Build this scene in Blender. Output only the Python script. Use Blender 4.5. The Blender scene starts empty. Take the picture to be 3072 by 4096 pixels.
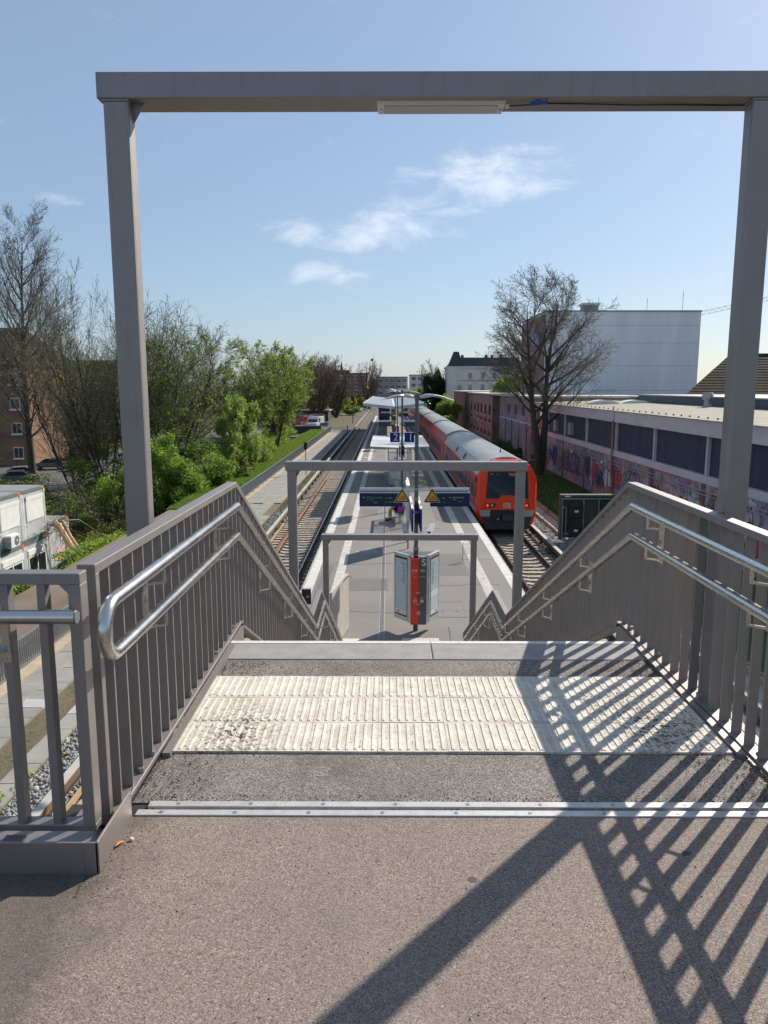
import bpy, math, random
import numpy as np
from mathutils import Vector, Matrix
R = math.radians
random.seed(7)
sc = bpy.context.scene
col = sc.collection
# ------------------------------------------------------------------ camera
cam_d = bpy.data.cameras.new('camera'); cam = bpy.data.objects.new('camera', cam_d); col.objects.link(cam)
cam.location = (0, 0, 1.6); cam.rotation_euler = (R(90 - 9.245), 0, R(0.298))
cam_d.sensor_fit = 'HORIZONTAL'; cam_d.sensor_width = 36; cam_d.lens = 36
cam_d.clip_start = 0.05; cam_d.clip_end = 6000
sc.camera = cam
# ------------------------------------------------------------------ sky, sun, exposure
SUN = Vector((0.91, 1.05, 1.0)).normalized()
SUN_EL = math.asin(SUN.z); SUN_AZ = math.atan2(SUN.x, SUN.y)
world = bpy.data.worlds.new('World'); sc.world = world; world.use_nodes = True
def build_world():
    nt = world.node_tree; N = nt.nodes; L = nt.links
    bg = N['Background']
    sky = N.new('ShaderNodeTexSky'); sky.sky_type = 'NISHITA'; sky.sun_disc = False
    sky.sun_elevation = SUN_EL; sky.sun_rotation = SUN_AZ
    sky.air_density = 1.0; sky.dust_density = 0.75; sky.ozone_density = 4.0; sky.altitude = 20
    tc = N.new('ShaderNodeTexCoord')
    sep = N.new('ShaderNodeSeparateXYZ'); L.new(tc.outputs['Generated'], sep.inputs[0])
    def m(op, a, b=None, c=None):
        n = N.new('ShaderNodeMath'); n.operation = op
        for i, v in enumerate((a, b, c)):
            if v is None: continue
            if isinstance(v, (int, float)): n.inputs[i].default_value = v
            else: L.new(v, n.inputs[i])
        return n.outputs[0]
    az = m('ARCTAN2', sep.outputs[0], sep.outputs[1]); el = m('ARCSINE', sep.outputs[2])
    cv = N.new('ShaderNodeCombineXYZ'); L.new(az, cv.inputs[0]); L.new(el, cv.inputs[1])
    mp = N.new('ShaderNodeMapping'); mp.inputs['Scale'].default_value = (11, 24, 1); mp.inputs['Rotation'].default_value = (0, 0, R(-8)); L.new(cv.outputs[0], mp.inputs[0])
    nz = N.new('ShaderNodeTexNoise'); nz.inputs['Scale'].default_value = 1.15; nz.inputs['Detail'].default_value = 9; nz.inputs['Roughness'].default_value = 0.62; nz.inputs['Distortion'].default_value = 0.5
    L.new(mp.outputs[0], nz.inputs['Vector'])
    tot = None
    # azimuth, elevation, half width, half height, weight of each fair weather cloud
    for a, e, w, h, k in [(6.6, 14.2, 8.4, 2.7, 1.15), (3.2, 12.6, 5.6, 1.5, .95), (-1.8, 10.8, 8.6, 1.8, 1.25), (-4.3, 8.0, 5.2, 1.6, .85),
                          (-22.3, 11.9, 2.6, 0.7, .55), (-16.0, 16.2, 2.2, 1.6, .42), (-20.5, 18.2, 2.4, .6, .4), (-19.7, 14.6, 1.2, .8, .4), (-14.5, 6.2, 5, 1.6, .35), (11.8, 14.6, 3, .6, .4),
                          (-75, 24, 16, 5, .7), (-120, 18, 14, 4, .7), (95, 20, 12, 3.5, .6), (150, 26, 18, 5, .7), (-40, 40, 9, 4, .5), (60, 12, 8, 2, .5), (-48, 10, 7, 1.4, .6)]:
        da = m('DIVIDE', m('SUBTRACT', az, R(a)), R(w)); de = m('DIVIDE', m('SUBTRACT', el, R(e)), R(h))
        d = m('ADD', m('MULTIPLY', da, da), m('MULTIPLY', de, de))
        v = m('MULTIPLY', m('MAXIMUM', m('SUBTRACT', 1.0, d), 0.0), k)
        tot = v if tot is None else m('MAXIMUM', tot, v)
    dens = m('ADD', m('MULTIPLY', tot, 0.60), m('MULTIPLY', m('SUBTRACT', nz.outputs['Fac'], 0.62), 1.9))
    mr = N.new('ShaderNodeMapRange'); mr.interpolation_type = 'SMOOTHSTEP'
    mr.inputs['From Min'].default_value = 0.0; mr.inputs['From Max'].default_value = 0.80; mr.inputs['To Max'].default_value = 0.52
    L.new(dens, mr.inputs['Value'])
    gain = N.new('ShaderNodeMix'); gain.data_type = 'RGBA'; gain.blend_type = 'MIX'; gain.inputs[0].default_value = 0.52
    L.new(sky.outputs[0], gain.inputs[6]); gain.inputs[7].default_value = (2.8, 3.6, 4.7, 1)   # thin even high haze veil
    mx = N.new('ShaderNodeMix'); mx.data_type = 'RGBA'
    L.new(mr.outputs[0], mx.inputs[0]); L.new(gain.outputs[2], mx.inputs[6]); mx.inputs[7].default_value = (9.0, 9.2, 9.6, 1)
    L.new(mx.outputs[2], bg.inputs[0]); bg.inputs[1].default_value = 0.074
build_world()
sun_d = bpy.data.lights.new('sun', 'SUN'); sun_d.energy = 3.6; sun_d.angle = R(0.53); sun_d.color = (1.0, 0.91, 0.79)
sun = bpy.data.objects.new('sun', sun_d); col.objects.link(sun)
sun.rotation_euler = (-SUN).to_track_quat('-Z', 'Y').to_euler(); sun.location = (20, 20, 40)
sc.view_settings.view_transform = 'Standard'; sc.view_settings.look = 'None'; sc.view_settings.gamma = 1
sc.view_settings.exposure = 0.85; sc.view_settings.use_curve_mapping = False
sc.render.engine = 'CYCLES'; sc.cycles.max_bounces = 5; sc.cycles.diffuse_bounces = 3; sc.cycles.glossy_bounces = 3; sc.cycles.adaptive_threshold = 0.03; sc.cycles.use_denoising = True
sc.cycles.transparent_max_bounces = 8
# ------------------------------------------------------------------ helpers
LOC = {}
def npmesh(name, V, F):
    V = np.asarray(V, np.float32); F = np.asarray(F, np.int32)
    me = bpy.data.meshes.new(name); me.vertices.add(len(V)); me.vertices.foreach_set('co', V.ravel())
    k = F.shape[1]; me.loops.add(F.size); me.loops.foreach_set('vertex_index', F.ravel())
    me.polygons.add(len(F)); me.polygons.foreach_set('loop_start', np.arange(0, F.size, k, dtype=np.int32))
    me.update(calc_edges=True); me.validate()
    return me
def link(name, me, mat, parent=None, loc=None):
    o = bpy.data.objects.new(name, me); col.objects.link(o)
    if mat is not None and me is not None and len(me.materials) == 0: me.materials.append(mat)
    if loc is not None: o.location = loc
    if parent is not None: o.parent = parent
    return o
class MB:
    def __init__(s): s.v = []; s.f = []
    def add(s, vs, fs):
        b = len(s.v); s.v += [tuple(v) for v in vs]; s.f += [tuple(i + b for i in f) for f in fs]; return s
    def box(s, x0, x1, y0, y1, z0, z1):
        return s.add([(x0,y0,z0),(x1,y0,z0),(x1,y1,z0),(x0,y1,z0),(x0,y0,z1),(x1,y0,z1),(x1,y1,z1),(x0,y1,z1)],
                     [(3,2,1,0),(4,5,6,7),(0,1,5,4),(1,2,6,5),(2,3,7,6),(3,0,4,7)])
    def bar(s, p, q, w, h, up=(0,0,1)):          # oriented box from p to q, w sideways, h along up
        p = Vector(p); q = Vector(q); d = (q-p).normalized(); u = Vector(up); sd = d.cross(u).normalized(); u = sd.cross(d).normalized()
        a = sd*w/2; b = u*h/2
        return s.add([p-a-b,p+a-b,p+a+b,p-a+b,q-a-b,q+a-b,q+a+b,q-a+b],[(3,2,1,0),(4,5,6,7),(0,1,5,4),(1,2,6,5),(2,3,7,6),(3,0,4,7)])
    def vbar(s, path, x0, x1, t):                # bar in a Y-Z plane following (y,z) path, vertical thickness t downwards
        vs = []; fs = []
        for y, z in path: vs += [(x0,y,z-t),(x1,y,z-t),(x1,y,z),(x0,y,z)]
        n = len(path)
        for i in range(n-1):
            a = 4*i; b = a+4
            for k in range(4): fs.append((a+k, a+(k+1)%4, b+(k+1)%4, b+k))
        fs += [(3,2,1,0), tuple(4*(n-1)+k for k in range(4))]
        return s.add(vs, fs)
    def prism(s, poly, axis, a, b):              # polygon in the plane normal to axis, extruded a..b
        n = len(poly); vs = []
        for t in (a, b):
            for u, w in poly: vs.append({'x': (t,u,w), 'y': (u,t,w), 'z': (u,w,t)}[axis])
        fs = [tuple(range(n-1,-1,-1)), tuple(range(n,2*n))] + [(i,(i+1)%n,n+(i+1)%n,n+i) for i in range(n)]
        return s.add(vs, fs)
    def tube(s, pts, r, n=8, cap=True):
        pts = [Vector(p) for p in pts]; rs = r if isinstance(r, (list, tuple)) else [r]*len(pts)
        b = len(s.v); ref = None
        for i, p in enumerate(pts):
            t0 = (pts[i]-pts[i-1]).normalized() if i else None
            t1 = (pts[i+1]-pts[i]).normalized() if i < len(pts)-1 else None
            t = (t0+t1).normalized() if t0 and t1 else (t0 or t1)
            k = 1.0
            if t0 and t1: k = 1/max(.35, t.dot(t1))
            if ref is None: ref = t.cross(Vector((0,0,1)) if abs(t.z) < .95 else Vector((1,0,0))).normalized()
            ref = (ref - t*ref.dot(t)).normalized(); w = t.cross(ref)
            bend = (t1-t0) if t0 and t1 else Vector()
            bn = bend.normalized() if bend.length > 1e-4 else None
            for j in range(n):
                a = 2*math.pi*j/n; d = ref*math.cos(a)+w*math.sin(a)
                if bn is not None: d = d + bn*(d.dot(bn)*(k-1))
                s.v.append(tuple(p+d*rs[i]))
        for i in range(len(pts)-1):
            for j in range(n): s.f.append((b+i*n+j, b+i*n+(j+1)%n, b+(i+1)*n+(j+1)%n, b+(i+1)*n+j))
        if cap: s.f.append(tuple(b+j for j in range(n-1,-1,-1))); e = b+(len(pts)-1)*n; s.f.append(tuple(e+j for j in range(n)))
        return s
    def cyl(s, p, q, r, n=16): return s.tube([p, q], r, n)
    def disc(s, c, r, n=16, rx=None):
        return s.add([(c[0]+(rx or r)*math.cos(2*math.pi*i/n), c[1]+r*math.sin(2*math.pi*i/n), c[2]) for i in range(n)], [tuple(range(n))])
    def quad(s, *p): return s.add(p, [tuple(range(len(p)))])
    def ball(s, c, r, n=8, m=6, sq=(1,1,1)):
        vs = [(c[0],c[1],c[2]+r*sq[2])]; fs = []
        for i in range(1, m):
            t = math.pi*i/m
            for j in range(n): vs.append((c[0]+r*sq[0]*math.sin(t)*math.cos(2*math.pi*j/n), c[1]+r*sq[1]*math.sin(t)*math.sin(2*math.pi*j/n), c[2]+r*sq[2]*math.cos(t)))
        vs.append((c[0],c[1],c[2]-r*sq[2])); L = len(vs)-1
        for j in range(n):
            fs.append((0,1+j,1+(j+1)%n)); fs.append((L, L-n+(j+1)%n, L-n+j))
            for i in range(m-2): a = 1+i*n; fs.append((a+j,a+n+j,a+n+(j+1)%n,a+(j+1)%n))
        return s.add(vs, fs)
    def mesh(s, name, off=(0,0,0)):
        me = bpy.data.meshes.new(name); me.from_pydata([(x-off[0],y-off[1],z-off[2]) for x,y,z in s.v], [], s.f); me.update(); return me
    def build(s, name, mat, parent=None, smooth=False, bevel=0, kind=None, local=False):
        if parent is None:
            a = np.array(s.v); lo = a.min(0); hi = a.max(0); off = ((lo[0]+hi[0])/2,(lo[1]+hi[1])/2,lo[2])
            o = link(name, s.mesh(name, off), mat, None, off); LOC[o] = Vector(off)
        else:
            off = Vector((0,0,0)) if local else LOC.get(parent, Vector((0,0,0)))
            o = link(name, s.mesh(name, off), mat, parent); LOC[o] = off
        if smooth:
            me = o.data
            me.polygons.foreach_set('use_smooth', [True]*len(me.polygons)); me.set_sharp_from_angle(angle=R(40))
        if bevel:
            b = o.modifiers.new('Bevel', 'BEVEL'); b.width = bevel; b.segments = 2; b.limit_method = 'ANGLE'; b.angle_limit = R(40)
        if kind: o['kind'] = kind
        return o
def tag(o, label, cat=None, group=None, kind=None):
    o['label'] = label
    if cat: o['category'] = cat
    if group: o['group'] = group
    if kind: o['kind'] = kind
    return o
def thing(name, label, cat, loc=(0,0,0), group=None, rotz=0):
    o = bpy.data.objects.new(name, None); col.objects.link(o); o.location = loc; o.rotation_euler = (0,0,rotz)
    o.empty_display_size = .2
    LOC[o] = Vector(loc); return tag(o, label, cat, group)
def share(name, me, mat, parent, loc, rz=0):     # a copy of shared mesh data placed in world space under parent
    o = link(name, me, mat, parent); o.location = Vector(loc)-LOC.get(parent, Vector((0,0,0))); o.rotation_euler = (0,0,rz); return o
KIDS = {}
def dup(root, loc, rotz=0, label=None, group=None, scale=None):
    kids = [o for o in col.objects if o.parent == root]
    r = root.copy(); col.objects.link(r); r.location = loc; r.rotation_euler = (0,0,rotz); LOC[r] = Vector(loc)
    if scale: r.scale = scale
    if label: r['label'] = label
    if group: r['group'] = group
    for ch in kids:
        gk = [o for o in col.objects if o.parent == ch]
        c = ch.copy(); col.objects.link(c); c.parent = r
        for g in gk: d = g.copy(); col.objects.link(d); d.parent = c
    return r
def text(name, body, size, loc, mat, parent, rot=(R(90),0,0), align='CENTER', ext=.002, sx=1.0):
    cu = bpy.data.curves.new(name, 'FONT'); cu.body = body; cu.size = size; cu.align_x = align; cu.align_y = 'CENTER'; cu.extrude = ext
    tmp = bpy.data.objects.new(name, cu); me = bpy.data.meshes.new_from_object(tmp); bpy.data.objects.remove(tmp)
    me.materials.clear(); o = link(name, me, mat, parent)
    o.location = Vector(loc)-LOC.get(parent, Vector((0,0,0))); o.rotation_euler = rot; o.scale = (sx,1,1)
    return o
# ------------------------------------------------------------------ materials
class Nt:
    def __init__(s, name):
        s.m = bpy.data.materials.new(name); s.m.use_nodes = True; s.t = s.m.node_tree; s.b = s.t.nodes['Principled BSDF']
        s.pos = s.n('ShaderNodeNewGeometry').outputs['Position']
    def n(s, t): return s.t.nodes.new(t)
    def l(s, a, b): s.t.links.new(a, b)
    def map(s, scale, rot=(0,0,0), src=None):
        m = s.n('ShaderNodeMapping'); m.inputs['Scale'].default_value = scale; m.inputs['Rotation'].default_value = rot; s.l(src or s.pos, m.inputs[0]); return m.outputs[0]
    def noise(s, scale, detail=5, rough=.6, vec=None, out='Fac', dist=0):
        n = s.n('ShaderNodeTexNoise'); n.inputs['Scale'].default_value = scale; n.inputs['Detail'].default_value = detail; n.inputs['Roughness'].default_value = rough; n.inputs['Distortion'].default_value = dist
        s.l(vec or s.pos, n.inputs['Vector']); return n.outputs[out]
    def vor(s, scale, out='Color', vec=None, feat='F1', rnd=1):
        n = s.n('ShaderNodeTexVoronoi'); n.feature = feat; n.inputs['Scale'].default_value = scale; n.inputs['Randomness'].default_value = rnd; s.l(vec or s.pos, n.inputs['Vector']); return n.outputs[out]
    def ramp(s, fac, pts):
        n = s.n('ShaderNodeValToRGB'); e = n.color_ramp.elements
        while len(e) < len(pts): e.new(.5)
        for i, (p, c) in enumerate(pts):
            e[i].position = p; e[i].color = (c[0],c[1],c[2],1) if isinstance(c, (tuple,list)) else (c,c,c,1)
        s.l(fac, n.inputs[0]); return n.outputs[0]
    def mix(s, fac, a, b, mode='MIX'):
        n = s.n('ShaderNodeMix'); n.data_type = 'RGBA'; n.blend_type = mode
        for i, v in ((0,fac),(6,a),(7,b)):
            if isinstance(v, (int,float)): n.inputs[i].default_value = v
            elif isinstance(v, (tuple,list)): n.inputs[i].default_value = (v[0],v[1],v[2],1)
            else: s.l(v, n.inputs[i])
        return n.outputs[2]
    def math(s, op, a, b=0):
        n = s.n('ShaderNodeMath'); n.operation = op
        for i, v in ((0,a),(1,b)):
            if isinstance(v, (int,float)): n.inputs[i].default_value = v
            else: s.l(v, n.inputs[i])
        return n.outputs[0]
    def xyz(s, src=None):
        n = s.n('ShaderNodeSeparateXYZ'); s.l(src or s.pos, n.inputs[0]); return n.outputs
    def comb(s, a, b, c=0):
        n = s.n('ShaderNodeCombineXYZ')
        for i, v in enumerate((a,b,c)):
            if isinstance(v, (int,float)): n.inputs[i].default_value = v
            else: s.l(v, n.inputs[i])
        return n.outputs[0]
    def bump(s, h, strength=.3, dist=.01):
        n = s.n('ShaderNodeBump'); n.inputs['Strength'].default_value = strength; n.inputs['Distance'].default_value = dist
        s.l(h, n.inputs['Height']); s.l(n.outputs[0], s.b.inputs['Normal'])
    def set(s, **k):
        for a, v in k.items():
            i = s.b.inputs[{'col':'Base Color','rough':'Roughness','metal':'Metallic','spec':'Specular IOR Level','coat':'Coat Weight','trans':'Transmission Weight','alpha':'Alpha','emis':'Emission Color','es':'Emission Strength','ior':'IOR','cr':'Coat Roughness'}[a]]
            if isinstance(v, (tuple,list)): i.default_value = (v[0],v[1],v[2],1)
            elif isinstance(v, (int,float)): i.default_value = v
            else: s.l(v, i)
        return s
def pbr(name, c, rough=.6, metal=0, c2=None, ns=2.0, bump=0, bs=40, bd=.01, spec=.5, speck=None, coat=0, streak=None):
    t = Nt(name)
    c2 = c2 or tuple(x*.8 for x in c)
    vec = t.map(streak) if streak else None
    k = t.mix(t.ramp(t.noise(ns, 7, .62, vec), [(.32,0),(.7,1)]), c, c2)
    if speck: k = t.mix(t.ramp(t.noise(speck[0], 3, .7), [(speck[2],0),(speck[2]+.08,1)]), k, speck[1])
    t.set(col=k, metal=metal, spec=spec, coat=coat)
    r = t.math('ADD', t.math('MULTIPLY', t.noise(ns*3, 4), .16), rough-.08); t.set(rough=r)
    if bump: t.bump(t.noise(bs, 4, .7), bump, bd)
    return t.m
M = {}
def build_materials():
    # footbridge asphalt: fine bound chippings
    t = Nt('bridge_asphalt')
    wob = t.mix(.02, t.pos, t.noise(60, 2, .5, out='Color'))
    g = t.xyz(t.vor(330, 'Color', wob))[0]
    grain = t.ramp(g, [(.0,(.075,.060,.052)),(.22,(.16,.128,.110)),(.55,(.24,.194,.167)),(.85,(.31,.255,.220)),(1,(.42,.355,.31))])
    pit = t.ramp(t.noise(130, 3, .7), [(.33,.38),(.42,1)])
    k = t.mix(1, grain, pit, 'MULTIPLY')
    k = t.mix(t.ramp(t.noise(.9, 5, .6), [(.42,0),(.75,.38)]), k, (.15,.135,.125))
    k = t.mix(t.ramp(t.noise(3.2, 6, .7), [(.56,0),(.78,.45)]), k, (.11,.098,.09))
    k = t.mix(t.ramp(t.noise(1.7, 5, .6, t.map((1,.5,1))), [(.52,0),(.7,.22)]), k, (.40,.35,.31))
    gum = t.ramp(t.vor(2.6, 'Distance', t.mix(.03, t.pos, t.noise(9, 2, .5, out='Color'))), [(.035,.75),(.05,0)])
    k = t.mix(gum, k, (.045,.042,.042))
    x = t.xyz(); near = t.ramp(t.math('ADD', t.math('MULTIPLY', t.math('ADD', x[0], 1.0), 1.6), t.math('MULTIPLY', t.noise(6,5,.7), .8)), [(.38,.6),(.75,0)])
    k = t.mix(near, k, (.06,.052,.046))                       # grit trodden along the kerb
    t.set(col=k, rough=.85, spec=.35); t.bump(t.math('ADD', g, t.math('MULTIPLY', t.noise(130,3,.7), .8)), .45, .003); M['asphalt'] = t.m
    t = Nt('landing_asphalt')
    g = t.xyz(t.vor(260, 'Color'))[0]
    grain = t.ramp(g, [(.0,(.045,.04,.037)),(.35,(.15,.135,.125)),(.8,(.30,.27,.245)),(1,(.42,.38,.35))])
    k = t.mix(t.ramp(t.noise(2.2, 6, .65), [(.42,0),(.68,.55)]), grain, (.085,.075,.068))
    t.set(col=k, rough=.85, spec=.35); t.bump(t.math('ADD', g, t.noise(130,3,.7)), .6, .004); M['asphalt2'] = t.m
    # micaceous grey paint on railings and portals
    t = Nt('grey_paint'); k = t.mix(t.ramp(t.noise(900,1,.5),[(.35,0),(.65,1)]), (.275,.252,.244), (.335,.308,.298)); k = t.mix(t.ramp(t.noise(5,5),[(.5,0),(.8,.25)]), k, (.15,.135,.13)); k = t.mix(t.ramp(t.noise(1.0,6,.7,t.map((22,22,1.6))),[(.56,0),(.78,.35)]), k, (.11,.095,.085)); k = t.mix(t.ramp(t.noise(55,3,.8),[(.69,0),(.72,.6)]), k, (.34,.32,.31))
    t.set(col=k, rough=.52, metal=.72, spec=.6); M['paint'] = t.m
    t = Nt('steel'); t.set(col=(.64,.615,.58), metal=1, rough=t.ramp(t.noise(7,4,.6),[(.3,.22),(.7,.30)])); M['steel'] = t.m
    M['galv'] = pbr('galvanised', (.36,.38,.40), .42, .7, (.28,.30,.32), 8)
    M['alu'] = pbr('aluminium_strip', (.60,.59,.58), .42, .35, (.46,.44,.43), 14, speck=(120,(.12,.1,.09),.62))
    # cream tactile slabs
    t = Nt('tactile_cream'); k = t.mix(t.ramp(t.noise(6,7,.65),[(.35,0),(.68,1)]), (.70,.665,.59), (.57,.53,.455))
    k = t.mix(t.ramp(t.noise(26,5,.7),[(.56,0),(.72,.75)]), k, (.33,.28,.22)); k = t.mix(t.ramp(t.noise(170,3,.75),[(.60,0),(.67,.9)]), k, (.07,.052,.04))
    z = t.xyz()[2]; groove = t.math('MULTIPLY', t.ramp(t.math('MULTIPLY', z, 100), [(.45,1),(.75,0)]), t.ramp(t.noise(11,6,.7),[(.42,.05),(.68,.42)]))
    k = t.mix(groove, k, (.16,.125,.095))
    q = t.n('ShaderNodeVectorMath'); q.operation = 'DISTANCE'; t.l(t.map((1,.62,0)), q.inputs[0]); q.inputs[1].default_value = (-.70,2.11,0)
    blot = t.math('MULTIPLY', t.ramp(q.outputs['Value'], [(.05,1),(.26,0)]), t.ramp(t.noise(42,5,.75),[(.50,0),(.56,1)])); k = t.mix(blot, k, (.035,.026,.02))
    q2 = t.n('ShaderNodeVectorMath'); q2.operation = 'DISTANCE'; t.l(t.map((1,.62,0)), q2.inputs[0]); q2.inputs[1].default_value = (1.28,2.14,0)
    blot = t.math('MULTIPLY', t.ramp(q2.outputs['Value'], [(.05,1),(.36,0)]), t.ramp(t.noise(38,5,.75),[(.50,0),(.56,1)])); k = t.mix(blot, k, (.04,.03,.023))
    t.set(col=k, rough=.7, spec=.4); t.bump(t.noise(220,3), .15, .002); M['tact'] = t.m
    t = Nt('platform_tactile'); k = t.mix(t.ramp(t.noise(3,7,.65),[(.35,0),(.68,1)]), (.60,.58,.52), (.40,.38,.33)); k = t.mix(t.ramp(t.noise(38,4,.7),[(.58,0),(.66,.8)]), k, (.12,.105,.09))
    t.set(col=k, rough=.8); M['tactp'] = t.m
    M['stepc'] = pbr('step_concrete', (.30,.295,.285), .8, 0, (.22,.215,.21), 7, .3, 180, .003, speck=(90,(.05,.045,.04),.67))
    M['nosing'] = pbr('nosing_white', (.66,.65,.62), .6, 0, (.5,.48,.44), 30)
    t = Nt('platform_asphalt'); k = t.mix(t.ramp(t.noise(.35,7,.62),[(.3,0),(.72,1)]), (.19,.178,.166), (.13,.124,.118)); k = t.mix(t.ramp(t.noise(1.6,6,.7),[(.55,0),(.8,.6)]), k, (.12,.112,.105)); k = t.mix(t.ramp(t.noise(240,2,.6),[(.4,.0),(.62,.35)]), k, (.34,.31,.28))
    t.set(col=k, rough=.85); t.bump(t.noise(160,3,.7), .3, .004); M['plat'] = t.m
    M['platp'] = pbr('platform_patch', (.15,.145,.14), .85, 0, (.12,.115,.11), 2, .3, 150, .004)
    M['edgew'] = pbr('edge_white', (.62,.61,.58), .7, 0, (.45,.44,.41), 3, speck=(60,(.25,.24,.22),.64))
    M['concrete'] = pbr('concrete', (.34,.325,.30), .85, 0, (.24,.23,.21), 2.2, .25, 60)
    M['concrete_l'] = pbr('concrete_light', (.43,.405,.36), .85, 0, (.30,.27,.225), 1.8, .25, 60)
    M['beige'] = pbr('beige_kerb', (.46,.40,.31), .85, 0, (.33,.25,.16), 1.3, .2, 50)
    t = Nt('paver'); k = t.mix(t.ramp(t.noise(1.1,6,.6),[(.3,0),(.7,1)]), (.31,.305,.275), (.215,.21,.185)); k = t.mix(t.ramp(t.noise(9,5,.7),[(.58,0),(.8,.6)]), k, (.16,.14,.105)); t.set(col=k, rough=.85); t.bump(t.noise(90,3), .2, .004); M['paver'] = t.m
    M['paver_new'] = pbr('paver_new', (.42,.43,.43), .8, 0, (.36,.37,.37), 3)
    t = Nt('soil'); k = t.mix(t.ramp(t.noise(4,7,.7),[(.35,0),(.65,1)]), (.17,.12,.08), (.10,.085,.045)); k = t.mix(t.ramp(t.noise(60,4,.8),[(.52,0),(.6,.8)]), k, (.30,.25,.19)); k = t.mix(t.ramp(t.noise(2.3,5,.6),[(.55,0),(.66,.8)]), k, (.085,.12,.03)); t.set(col=k, rough=.95); t.bump(t.noise(70,4,.8), .9, .02); M['soil'] = t.m
    t = Nt('dirt_path'); k = t.mix(t.ramp(t.noise(.7,7,.65,t.map((1,.35,1))),[(.35,0),(.68,1)]), (.215,.165,.125), (.135,.10,.072)); k = t.mix(t.ramp(t.noise(24,5,.75),[(.55,0),(.72,.6)]), k, (.08,.06,.045)); t.set(col=k, rough=.95); t.bump(t.noise(30,5,.7), .6, .03); M['dirt'] = t.m
    # ballast
    def ball(nm, a, b, c):
        t = Nt(nm); v = t.xyz(t.vor(17,'Color'))[0]; k = t.ramp(v, [(.0,a),(.5,b),(1,c)]); d = t.vor(17,'Distance'); k = t.mix(1, k, t.ramp(d,[(.25,1.0),(.75,.22)]), 'MULTIPLY')
        k = t.mix(t.ramp(t.noise(1.3,5),[(.45,0),(.75,.5)]), k, (.09,.065,.045)); t.set(col=k, rough=.9); t.bump(t.math('MULTIPLY', d, -1), 1, .05); return t.m
    M['ballast'] = ball('ballast_bed', (.09,.085,.08), (.19,.18,.165), (.34,.325,.30))
    t = Nt('stone'); oi = t.n('ShaderNodeNewGeometry').outputs['Random Per Island']; k = t.ramp(oi, [(0,(.10,.105,.105)),(.5,(.22,.23,.225)),(1,(.42,.43,.42))]); k = t.mix(t.ramp(t.noise(25,4),[(.5,0),(.75,.4)]), k, (.16,.15,.13)); t.set(col=k, rough=.85); M['stone'] = t.m
    t = Nt('stone_brown'); oi = t.n('ShaderNodeNewGeometry').outputs['Random Per Island']; k = t.ramp(oi, [(0,(.07,.055,.045)),(.5,(.17,.145,.12)),(1,(.31,.28,.245))]); t.set(col=k, rough=.9); M['stone_b'] = t.m
    M['sleeper'] = pbr('sleeper_concrete', (.42,.375,.31), .85, 0, (.28,.23,.175), 1.4, .2, 60)
    M['rust'] = pbr('rail_rust', (.235,.115,.07), .8, .1, (.15,.075,.048), 3, .2, 80)
    M['rustd'] = pbr('rail_dark', (.085,.055,.04), .7, .2, (.05,.035,.03), 3)
    M['railtop'] = pbr('rail_head', (.45,.42,.39), .3, .9, (.28,.22,.18), 1.1)
    M['cover'] = pbr('third_rail_cover', (.50,.48,.44), .55, 0, (.36,.33,.29), 2.5)
    M['coverd'] = pbr('third_rail_brown', (.20,.135,.085), .7, 0, (.11,.07,.045), 2.5)
    M['wood'] = pbr('board', (.50,.34,.19), .7, 0, (.36,.23,.12), 4)
    M['black'] = pbr('black_plastic', (.014,.014,.015), .5, 0, (.022,.022,.022), 6)
    M['blackr'] = pbr('black_rubber', (.02,.02,.021), .8, 0, (.03,.03,.03), 6)
    M['mast'] = pbr('mast_grey', (.125,.135,.14), .45, .3, (.10,.11,.115), 4)
    M['lampg'] = pbr('lamp_silver', (.55,.57,.58), .4, .3, (.45,.47,.48), 4)
    M['silver'] = pbr('silver_frame', (.60,.61,.62), .35, .6, (.5,.5,.51), 6)
    M['white'] = pbr('white_metal', (.74,.74,.72), .45, 0, (.64,.64,.61), 2)
    M['blue'] = pbr('sign_blue', (.012,.018,.17), .5, 0, (.010,.014,.14), 3, spec=.25)
    M['screen'] = pbr('screen', (.012,.030,.045), .4, 0, (.014,.036,.05), 3, spec=.25)
    M['scrtext'] = pbr('screen_text', (.16,.20,.21), .5, 0)
    M['yellow'] = pbr('warning_yellow', (.72,.40,.01), .45, 0, (.66,.35,.01), 6)
    M['signrim'] = pbr('sign_rim', (.62,.55,.40), .5, 0)
    M['red'] = pbr('sos_red', (.72,.035,.012), .4, 0, (.62,.03,.012), 3)
    M['tred'] = pbr('train_red', (.93,.060,.012), .38, 0, (.86,.055,.012), 1.2, spec=.35)
    M['tredd'] = pbr('train_red_dull', (.60,.075,.05), .5, 0, (.45,.065,.05), .8, streak=(1,.4,4))
    M['tgrey'] = pbr('train_grey', (.42,.43,.42), .5, 0, (.30,.30,.29), 2)
    M['tdark'] = pbr('train_underframe', (.028,.034,.045), .6, 0, (.05,.05,.055), 3)
    M['troof'] = pbr('train_roof', (.40,.42,.405), .5, .2, (.31,.325,.31), 1.2, streak=(1,.25,1))
    M['tpink'] = pbr('train_shoulder', (.60,.55,.53), .5, 0, (.48,.42,.40), 1.5)
    M['glass'] = Nt('dark_glass').set(col=(.018,.022,.027), rough=.06, spec=.8).m
    M['glassw'] = Nt('windscreen').set(col=(.022,.040,.062), rough=.07, spec=.45).m
    t = Nt('clear_glass'); t.set(col=(.75,.82,.80), rough=.03, alpha=.22, spec=.8); M['clear'] = t.m
    M['paper'] = pbr('poster', (.50,.58,.62), .22, 0, (.44,.52,.57), 3)
    M['ink'] = pbr('ink', (.08,.10,.10), .5, 0)
    M['greyp'] = pbr('info_grey', (.085,.09,.092), .4, 0, (.075,.08,.08), 5)
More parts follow.
